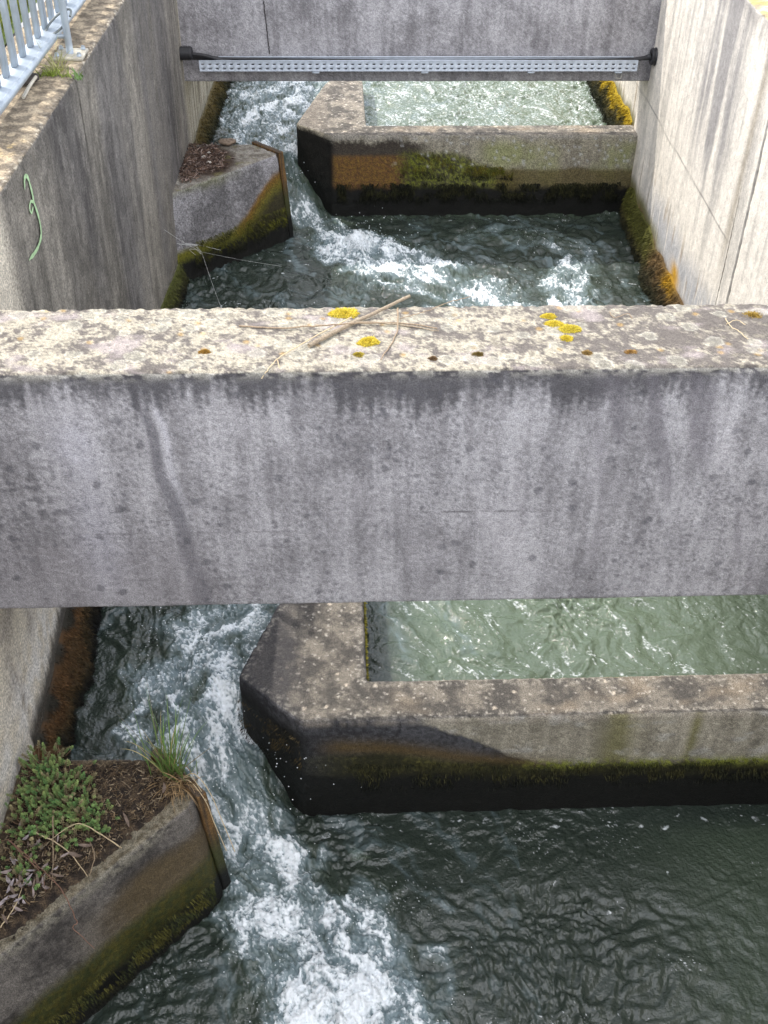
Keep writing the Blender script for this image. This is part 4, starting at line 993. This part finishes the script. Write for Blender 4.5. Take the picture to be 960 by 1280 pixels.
# wire loop round the bottom rail
t = np.linspace(0, 2 * math.pi * .93, 26); c0 = at(73, 28, 2, 1.36)
P = np.column_stack([c0[0] + .038 * np.cos(t) + .012 * np.sin(t), c0[1] + .01 * np.cos(t) + .05 * np.sin(t), c0[2] + .028 * np.sin(t + .6)])
V, Fs = tube(P, .004, 7); o = mk('cable_loop', V, Fs, plain('grey_cable', (.13, .15, .15), .5), loc=tuple(c0)); tag(o, 'grey cable loop wound round the bottom rail of the railing', 'cable')
# rusty bracket and pale pin lying on the ledge
q = at(36, 103, 2, 1.27)
V1, F1 = box(-.016, .016, -.035, .035, 0, .020, .003); V2, F2 = box(-.016, -.008, .012, .035, .0205, .038, .002)
a_ = R(-28); rot = np.array([[math.cos(a_), -math.sin(a_), 0], [math.sin(a_), math.cos(a_), 0], [0, 0, 1]])
an = thing('anchor_bracket', 'dark rusty bracket with a pale pin on the ledge below the railing', 'bracket', tuple(q))
V, Fs = join([(V1, F1), (V2, F2)]); part('bracket_body', V @ rot.T + q, Fs, plain('rusty_dark', (.06, .05, .045), .8), an, smooth=False)
e0 = at(45, 96, 2, 1.30); e1 = at(29, 122, 2, 1.272); V, Fs = tube([e0, (e0 + e1) / 2 + [0, 0, .003], e1], .005, 8); part('pin', V, Fs, plain('pale_pin', (.50, .47, .40), .6), an)

# ================================================================== ground beyond the walls
def ground(name, x0, x1, y0, y1, z, mat):
    V = np.array([(x0, y0, z), (x1, y0, z), (x1, y1, z), (x0, y1, z)], float); o = mk(name, V, np.array([[0, 1, 2, 3]]), mat, smooth=False); o['kind'] = 'structure'; return o
M_grass = plain('meadow', (.09, .13, .03), .9, var=.5, scale=9, bump=.02)
M_path = plain('gravel_path', (.40, .37, .32), .95, var=.35, scale=60, bump=.004)
ground('ground', -400, -1.17, -400, 600, 1.21, M_grass)
ground('ground', 1.7, 400, -400, 600, 1.21, M_grass)
ground('path', -2.6, -1.6, -40, 60, 1.214, M_path)
for (yy, nm) in ((12.0, 'upstream'), (-3.0, 'downstream')):
    s = 1 if yy > 0 else -1
    V, Fs = box(-1.25, 2.05, min(yy, yy + s * .3), max(yy, yy + s * .3), -.9, 1.24, .01)
    o = mk('end_wall', V, Fs, plain('end_wall_concrete_' + nm, (.28, .27, .25), .9, var=.3, scale=6), smooth=False); tag(o, 'plain concrete end wall closing the channel ' + nm, 'wall')
ground('ground', -1.3, 1.9, 12.28, 600, 1.20, M_grass); ground('ground', -1.3, 1.9, -400, -3.28, 1.20, M_grass)
# grass behind the railing
n = 16000; x = rnd(n, -1.62, -1.19); y = rnd(n, 2.4, 7.0); P = np.column_stack([x, y, np.full(n, 1.21)])
V, Fs = blades(P, np.column_stack([rnd(n, -.4, .5), rnd(n, -.4, .4), np.ones(n)]), rnd(n, .04, .11), rnd(n, .003, .006)); c = np.repeat(mixc(base(n, (.14, .20, .03)), (.30, .30, .07), rnd(n, 0, 1)), 5, axis=0)
o = mk('grass', V, Fs, leafmat('verge_grass', .6), cols=c); stuff(o, 'sunlit grass verge behind the railing', 'grass')
# weeds in the joint of the ledge
def weed(name, cx, cy, cz, n, spread, hgt, col, label, wid=(.004, .009)):
    P = np.column_stack([cx + RNG.normal(size=n) * spread[0], cy + RNG.normal(size=n) * spread[1], np.full(n, cz)])
    V, Fs = blades(P, np.column_stack([rnd(n, -.8, .8), rnd(n, -.8, .8), rnd(n, .3, 1.2)]), rnd(n, *hgt), rnd(n, *wid), bend=.5)
    o = mk(name, V, Fs, M_leaf, cols=np.repeat(base(n, col) * rnd(n, .6, 1.5)[:, None], 5, axis=0), loc=(cx, cy, cz)); tag(o, label, 'weed', 'weeds in the ledge of the left wall')
M_leaf = leafmat('fresh_leaf', .55)
q = at(112, 76, 2, 1.268); weed('weed', q[0] - .005, 3.58, 1.262, 16, (.008, .01), (.02, .045), (.17, .28, .09), 'fresh green weed sprouting over the inner edge of the ledge')
q = at(80, 74, 2, 1.268); weed('weed', -.895, 3.60, 1.262, 120, (.035, .008), (.012, .035), (.20, .26, .04), 'row of small yellow green weeds in the joint of the ledge', (.002, .005))
q = at(92, 55, 2, 1.268); weed('weed', q[0], 3.64, 1.262, 70, (.014, .02), (.04, .12), (.33, .33, .13), 'thin pale grassy weed in front of the post base plate', (.0015, .003))

# ================================================================== growth and litter on the near block
def top_z(x, y): return .0
# soil mound
def soil(o3, pts, hgt, seed, colA, colB, nm, label):
    O = resample(pts, .006, r=.03); lo, hi = O.min(0), O.max(0)
    gx, gy = np.meshgrid(np.arange(lo[0], hi[0], .0045), np.arange(lo[1], hi[1], .0045), indexing='ij'); q = np.column_stack([gx.ravel(), gy.ravel()])
    ins = inpoly(O, q); d = np.full(len(q), 9.0)
    for i in range(len(O)): d = np.minimum(d, np.hypot(q[:, 0] - O[i, 0], q[:, 1] - O[i, 1]))
    d = np.where(ins, d, -d)
    x, y = q.T; h = hgt * ss(-.005, .06, d) * (1 + .5 * fbm(x * 9, y * 9, 0 * x, 3, seed)) + .006 * fbm(x * 60, y * 60, 0 * x, 3, seed + 2) * (d > 0) - .012 * ss(.012, -.012, d)
    V = np.column_stack([q, h]) + o3; n = fbm(x * 40, y * 40, 0 * x, 4, seed + 5)
    c = mixc(base(len(V), colA), colB, ss(-.2, .4, n))
    f = gridfaces(gx.shape[0], gx.shape[1]); f = f[(d[f] > -.014).all(1)]
    u = np.unique(f); mp = np.zeros(len(V), int) - 1; mp[u] = np.arange(len(u))
    o = mk(nm, V[u], mp[f], painted(nm + '_' + str(seed), grain=300, gs=(.5, 1.6), bump=.006, pits=False), cols=c[u], wet=np.zeros(len(u))); stuff(o, label, 'soil')
    return o
soil(0 * SH, [(-.872, 1.34), (-.80, 1.385), (-.62, 1.575), (-.47, 1.745), (-.44, 1.80), (-.53, 1.90), (-.72, 1.905), (-.866, 1.91)], .012, 701, (.022, .016, .012), (.075, .052, .032), 'soil', 'dark crumbly soil covering the top of the near block')
def litter(o3, n, reg, lab, cols, Lr, zb=.012):
    P = []
    while len(P) < n:
        x, y = RNG.uniform(reg[0], reg[1]), RNG.uniform(reg[2], reg[3])
        if reg[4](x, y): P.append((x, y, zb + RNG.uniform(0, .006)))
    P = np.array(P) + o3; D = np.column_stack([RNG.normal(size=n), RNG.normal(size=n), RNG.normal(size=n) * .25])
    V, Fs = blades(P, D, rnd(n, *Lr), rnd(n, .0015, .004) * (Lr[1] / .02), bend=.3)
    c = np.array(cols)[RNG.integers(0, len(cols), n)] * rnd(n, .6, 1.4)[:, None]
    o = mk('leaf_litter', V, Fs, M_moss, cols=np.repeat(c, 5, axis=0)); stuff(o, lab, 'litter')
onblock = lambda x, y: x > -.86 and y < 1.89 and (x + .42) * .70 - (y - 1.765) * .71 < -.03
litter(0 * SH, 5200, (-.86, -.44, 1.34, 1.89, onblock), 'fine brown crumbs and needles scattered over the near block', [(.09, .06, .035), (.17, .12, .07), (.05, .035, .025), (.23, .18, .12)], (.006, .02))
farreg = lambda x, y: ((x + .80) / .17) ** 2 + ((y - 1.66) / .24) ** 2 + .9 * float(fbm(np.array([x * 11.]), np.array([y * 11.]), oc=3, seed=66)[0]) < RNG.uniform(.3, 1.0) and (x + .42) * .70 - (y - 1.765) * .71 < -.03 and x > -.86
litter(SH, 2200, (-.90, -.58, 1.35, 1.91, farreg), 'brown leaf crumbs heaped against the wall on the far block', [(.10, .06, .04), (.17, .11, .08), (.05, .03, .025), (.25, .19, .16)], (.012, .032), .004)
# dry curled leaves, each its own
def leaf_shape(L, W, curl):
    n = 7; V = []
    for i in range(n):
        t = i / (n - 1); w = W * math.sin(math.pi * min(1, max(.02, t * .96 + .02))) ** .8
        z = curl * L * (t - .5) ** 2 * 2; V += [(-w, (t - .5) * L, z + .25 * w), (0, (t - .5) * L, z), (w, (t - .5) * L, z + .25 * w)]
    return np.array(V), [gridfaces(n, 3)[:, ::-1]]
M_dl = [plain('dry_leaf_pale', (.25, .20, .185), .75, var=.35, scale=90), plain('dry_leaf_tan', (.15, .11, .085), .8, var=.35, scale=90), plain('dry_leaf_lilac', (.29, .25, .25), .7, var=.3, scale=90)]
protos = []
for k in range(9):
    V, Fs = leaf_shape(*[(.032, .0042, .35), (.026, .0050, .5), (.040, .0040, .3)][k % 3]); 
    me = mk('dry_leaf', V, Fs, M_dl[k // 3]); protos.append(me)
spots = []
dense = [(.035, 1.0)]
while len(spots) < 58:
    x = RNG.uniform(-.85, -.55); y = RNG.uniform(1.36, 1.72)
    if onblock(x, y) and RNG.random() < math.exp(-((x + .74) / .11) ** 2 - ((y - 1.50) / .13) ** 2): spots.append((x, y))
spots += [(-.475, 1.79), (-.56, 1.70)]
for i, (x, y) in enumerate(spots):
    p = protos[i % 9]; o = p if i < 9 else p.copy()
    if i >= 9: COL.objects.link(o)
    o.name = 'dry_leaf'; o.location = (x, y, .024 + RNG.uniform(0, .010)); o.rotation_euler = (RNG.uniform(-.5, .5), RNG.uniform(-.6, .6), RNG.uniform(0, 6.28)); s = RNG.uniform(.55, 1.15); o.scale = (s, s, s)
    tag(o, 'pale dry willow leaf lying in the litter on the near block', 'leaf', 'dry leaves on the near block')
spec = o; spec['label'] = 'lone pale dry leaf lying on bare soil right of the stonecrop'
bpy.data.objects[protos[0].name]
spots_last = COL.objects[-1]
# twigs in the litter
tw = [([(152, 1075 - 15, .03), (100, 1032 - 2, .045), (62, 1050, .03)], 'pale straight twig poking out right from under the stonecrop'),
      ([(10, 1050, .05), (40, 1075, .04), (75, 1110, .035), (95, 1150, .03), (92, 1160, .02), (118, 1186, -.03)], 'long reddish bramble stem arching over the front edge of the block'),
      ([(66, 1020, .05), (66, 1080, .03), (64, 1110, .02)], 'upright brown stem among the dry leaves'),
      ([(45, 1040, .04), (80, 1060, .03), (110, 1095, .02)], 'brown twig slanting down right through the dry leaves'),
      ([(14, 1052, .04), (30, 1070, .05), (50, 1090, .03), (58, 1115, .02)], 'curved grey twig beside the small stonecrop clump'),
      ([(112, 1050, .02), (118, 1070, .03), (112, 1095, .02)], 'forked thin twig right of the dry leaves'),
      ([(0, 1160, .02), (20, 1130, .03), (30, 1100, .02)], 'short pale twig at the left edge of the block')]
for i, (pts, lab) in enumerate(tw):
    stick('twig', pts, .0017, .0009, lab, 'twig', [M_twigp, plain('red_brown_stem', (.17, .09, .06), .7), M_twig][i % 3 if i != 1 else 1], 'twigs on the near block', z=.0, seed=30 + i, k=6)
# stonecrop: many short fleshy shoots
def stonecrop(name, clusters, label):
    root = thing(name, label, 'plant', (clusters[0][0], clusters[0][1], .01))
    LV = []; LF = []; LC = []; o = 0; stems = []
    oct_ = np.array([[1,0,0],[-1,0,0],[0,1,0],[0,-1,0],[0,0,1],[0,0,-1]], float); fc = np.array([[0,2,4],[2,1,4],[1,3,4],[3,0,4],[2,0,5],[1,2,5],[3,1,5],[0,3,5]])
    for (cx, cy, sx, sy, h, n) in clusters:
        for _ in range(n):
            a = RNG.normal(size=2).clip(-1.8, 1.8); bx, by = cx + a[0] * sx, cy + a[1] * sy
            bx = max(bx, LX(by) + .012)
            hh = h * RNG.uniform(.5, 1.15) * (1 - .12 * (a @ a)); hh = max(hh, .015)
            tip = np.array([bx + a[0] * .012 + RNG.normal() * .014, by + a[1] * .010 + RNG.normal() * .014 - .008, .012 + hh]); b0 = np.array([bx, by, .005])
            stems.append(tube([b0, (b0 + tip) / 2 + RNG.normal(size=3) * .003, tip], [.0012, .001, .0008], 4))
            ax = (tip - b0) / np.linalg.norm(tip - b0)
            u = np.cross(ax, [.3, .2, .9]); u /= np.linalg.norm(u); v = np.cross(ax, u)
            L = min(hh * .6, .022); nl = int(9 + L * 700); hue = RNG.random(); br = RNG.uniform(.65, 1.25)
            colr = np.array([.13, .28, .09]) * (1 - hue) + np.array([.30, .38, .13]) * hue
            if RNG.random() < .2: colr = np.array([.36, .31, .17]) * RNG.uniform(.5, 1.1)
            for k in range(nl):
                t = k / nl; p = tip - ax * L * (1 - t); an_ = k * 2.4 + RNG.random() * .3
                d = (u * math.cos(an_) + v * math.sin(an_)) * (1 - .45 * t) + ax * (.2 + .6 * t); d /= np.linalg.norm(d)
                ll = .0078 * (1 - .35 * t) * RNG.uniform(.8, 1.15); w = .00135
                e1 = np.cross(d, ax); e1 /= max(np.linalg.norm(e1), 1e-6); e2 = np.cross(d, e1)
                B = np.stack([d * ll * .5, e1 * w, e2 * w * .8]); LV.append(p + d * ll * .5 + oct_ @ B); LF.append(fc + o); o += 6
                LC.append(np.tile(colr * br * (.75 + .45 * t), (6, 1)))
    part('foliage', np.concatenate(LV), np.concatenate(LF), M_sed, root, cols=np.concatenate(LC))
    V, Fs = join(stems); part('stem', V, Fs, plain('stonecrop_stem', (.20, .12, .07), .7), root)
M_sed = leafmat('stonecrop_leaf', .5)
stonecrop('stonecrop', [(-.805, 1.875, .026, .028, .060, 80), (-.77, 1.80, .040, .042, .050, 170), (-.71, 1.755, .036, .034, .042, 120), (-.66, 1.70, .022, .024, .036, 60), (-.815, 1.70, .018, .040, .045, 60), (-.75, 1.68, .034, .020, .032, 50)], 'large spreading green stonecrop plant filling the wall corner of the near block')
stonecrop('stonecrop', [(-.795, 1.565, .020, .026, .045, 30), (-.77, 1.535, .012, .012, .03, 10)], 'small separate stonecrop clump by the wall below the large plant')
# grass tuft
root = thing('grass_tuft', 'tuft of tall green grass with dry blades at the nose of the near block', 'grass tuft', (-.46, 1.85, .0))
def blade_set(n, bx, by, sx, sy, Lr, Wr, dirf, droop, colf, seg=8):
    V = []; Fq = []; C_ = []; o = 0
    for _ in range(n):
        p = np.array([bx + RNG.normal() * sx, by + RNG.normal() * sy, .004]); d = np.array(dirf()); d /= np.linalg.norm(d); L = RNG.uniform(*Lr); W = RNG.uniform(*Wr)
        s = np.cross(d, [RNG.normal(), RNG.normal(), .2]); s /= np.linalg.norm(s); col = np.array(colf()); dr = RNG.uniform(*droop)
        for i in range(seg):
            t = i / (seg - 1); q = p + d * L * t + np.array([0, 0, -1.0]) * dr * L * t * t; w = W * (1 - t ** 2 * .92) / 2
            V += [q - s * w, q + s * w]; C_ += [col * (.7 + .5 * t)] * 2
            if i: Fq.append([o + 2 * i - 2, o + 2 * i - 1, o + 2 * i + 1, o + 2 * i])
        o += 2 * seg
    return np.array(V), [np.array(Fq)], np.array(C_)
V, Fs, c = blade_set(90, -.475, 1.862, .015, .012, (.10, .29), (.002, .0036), lambda: (RNG.normal() * .22 - .02, RNG.normal() * .2 + .05, 1), (0, .5), lambda: (np.array([.14, .24, .06]) if RNG.random() < .75 else np.array([.34, .28, .13])) * RNG.uniform(.6, 1.4)); part('green_blades', V, Fs, M_leaf, root, cols=c)
V, Fs, c = blade_set(34, -.435, 1.845, .014, .012, (.05, .14), (.002, .0035), lambda: (RNG.normal() * .35, RNG.normal() * .3, 1), (0, .4), lambda: np.array([.13, .22, .05]) * RNG.uniform(.7, 1.4)); part('short_green_blades', V, Fs, M_leaf, root, cols=c)
V, Fs, c = blade_set(150, -.452, 1.83, .02, .022, (.04, .12), (.0015, .003), lambda: (RNG.normal() * .7, RNG.normal() * .5 - .6, .8), (.3, 1.1), lambda: np.array([.36, .24, .12]) * RNG.uniform(.5, 1.3)); part('dry_blades', V, Fs, M_leaf, root, cols=c)
V, Fs, c = blade_set(60, -.49, 1.86, .02, .012, (.02, .05), (.0012, .0024), lambda: (RNG.normal() * .8, RNG.normal() * .5 - .2, .9), (.2, .9), lambda: np.array([.38, .30, .17]) * RNG.uniform(.5, 1.2)); part('dry_blades', V, Fs, M_leaf, root, cols=c)
def pth(pts, r): return tube(curve([np.array(p) for p in pts], 12), r, 5)
sts = [pth([(-.435, 1.84, .01), (-.40, 1.83, .035), (-.36, 1.79, .01), (-.33, 1.75, -.06), (-.30, 1.71, -.14)], .0013), pth([(-.445, 1.83, .01), (-.41, 1.81, .03), (-.37, 1.77, .0), (-.35, 1.74, -.05), (-.32, 1.70, -.12)], .0011),
       pth([(-.44, 1.835, .01), (-.41, 1.83, .022), (-.385, 1.80, .008), (-.37, 1.785, -.02)], .0012)]
V, Fs = join(sts); part('hanging_stalks', V, Fs, M_twigp, root)
# stones on the far block
def stone(px, py, r, label, mat, seed, zsc=.6):
    c = at(px, py, 2, SH[2] + .004); nu, nv = 20, 12
    U, Vv = np.meshgrid(np.linspace(0, 2 * math.pi, nu, endpoint=False), np.linspace(.02, math.pi - .02, nv), indexing='ij')
    D = np.stack([np.sin(Vv) * np.cos(U), np.sin(Vv) * np.sin(U), np.cos(Vv)], -1).reshape(-1, 3)
    rr = r * (1 + .35 * fbm(D[:, 0] * 1.5, D[:, 1] * 1.5, D[:, 2] * 1.5, 3, seed))
    V = D * rr[:, None] * [1.25, .9, zsc]; V = V + c + [0, 0, r * zsc * .7]
    o = mk('stone', V, gridfaces(nu, nv, cu=True)[:, ::-1], mat, loc=tuple(c)); tag(o, label, 'stone', 'stones on the far block')
stone(284, 180, .036, 'brown lump of broken concrete at the back of the far block', plain('brown_stone', (.20, .15, .11), .95, var=.4, scale=60, bump=.01), 3, .45)
Mp = plain('white_pebble', (.62, .58, .52), .8)
stone(262, 192, .010, 'white pebble nearest the concrete lump on the far block', Mp, 5)
stone(255, 197, .010, 'white pebble nearest the left wall on the far block', Mp, 6)
stone(261, 204, .011, 'frontmost white pebble on the far block', Mp, 7)

# ================================================================== light
SUN = np.array([-.51, .40, 1.0]); SUN /= np.linalg.norm(SUN)
el = math.asin(SUN[2]); azim = math.atan2(SUN[0], SUN[1])
w = bpy.data.worlds.new('World'); scene.world = w; w.use_nodes = True; nt = w.node_tree
bg = nt.nodes['Background']; sky = nt.nodes.new('ShaderNodeTexSky'); sky.sky_type = 'NISHITA'; sky.sun_disc = False
sky.sun_elevation = el; sky.sun_rotation = azim; sky.dust_density = 1.6; sky.air_density = 1.0
tc = nt.nodes.new('ShaderNodeTexCoord'); cn = nt.nodes.new('ShaderNodeTexNoise'); cn.inputs['Scale'].default_value = 2.6; cn.inputs['Detail'].default_value = 7
nt.links.new(tc.outputs['Generated'], cn.inputs['Vector'])
mr = nt.nodes.new('ShaderNodeMapRange'); mr.inputs[1].default_value = .47; mr.inputs[2].default_value = .56; mr.inputs[3].default_value = 0; mr.inputs[4].default_value = 1
sz = nt.nodes.new('ShaderNodeSeparateXYZ'); nt.links.new(tc.outputs['Generated'], sz.inputs[0])
zm = nt.nodes.new('ShaderNodeMapRange'); zm.inputs[1].default_value = .80; zm.inputs[2].default_value = .97; zm.inputs[3].default_value = 0; zm.inputs[4].default_value = .06; nt.links.new(sz.outputs[2], zm.inputs[0])
za = nt.nodes.new('ShaderNodeMath'); za.operation = 'ADD'; nt.links.new(cn.outputs[0], za.inputs[0]); nt.links.new(zm.outputs[0], za.inputs[1])
nt.links.new(za.outputs[0], mr.inputs[0])
mx = nt.nodes.new('ShaderNodeMix'); mx.data_type = 'RGBA'; mx.inputs[7].default_value = (18, 18, 18.5, 1)
nt.links.new(mr.outputs[0], mx.inputs[0]); nt.links.new(sky.outputs[0], mx.inputs[6]); nt.links.new(mx.outputs[2], bg.inputs[0])
bg.inputs[1].default_value = .125
ld = bpy.data.lights.new('sun', 'SUN'); ld.energy = 2.15; ld.angle = R(.5); ld.color = (1, .95, .87)
lo = bpy.data.objects.new('sun', ld); COL.objects.link(lo); lo.rotation_euler = Vector(SUN).to_track_quat('Z', 'Y').to_euler(); lo.location = (-3, 3, 8)
scene.view_settings.view_transform = 'Standard'; scene.view_settings.look = 'None'; scene.view_settings.exposure = .8; scene.view_settings.gamma = 1
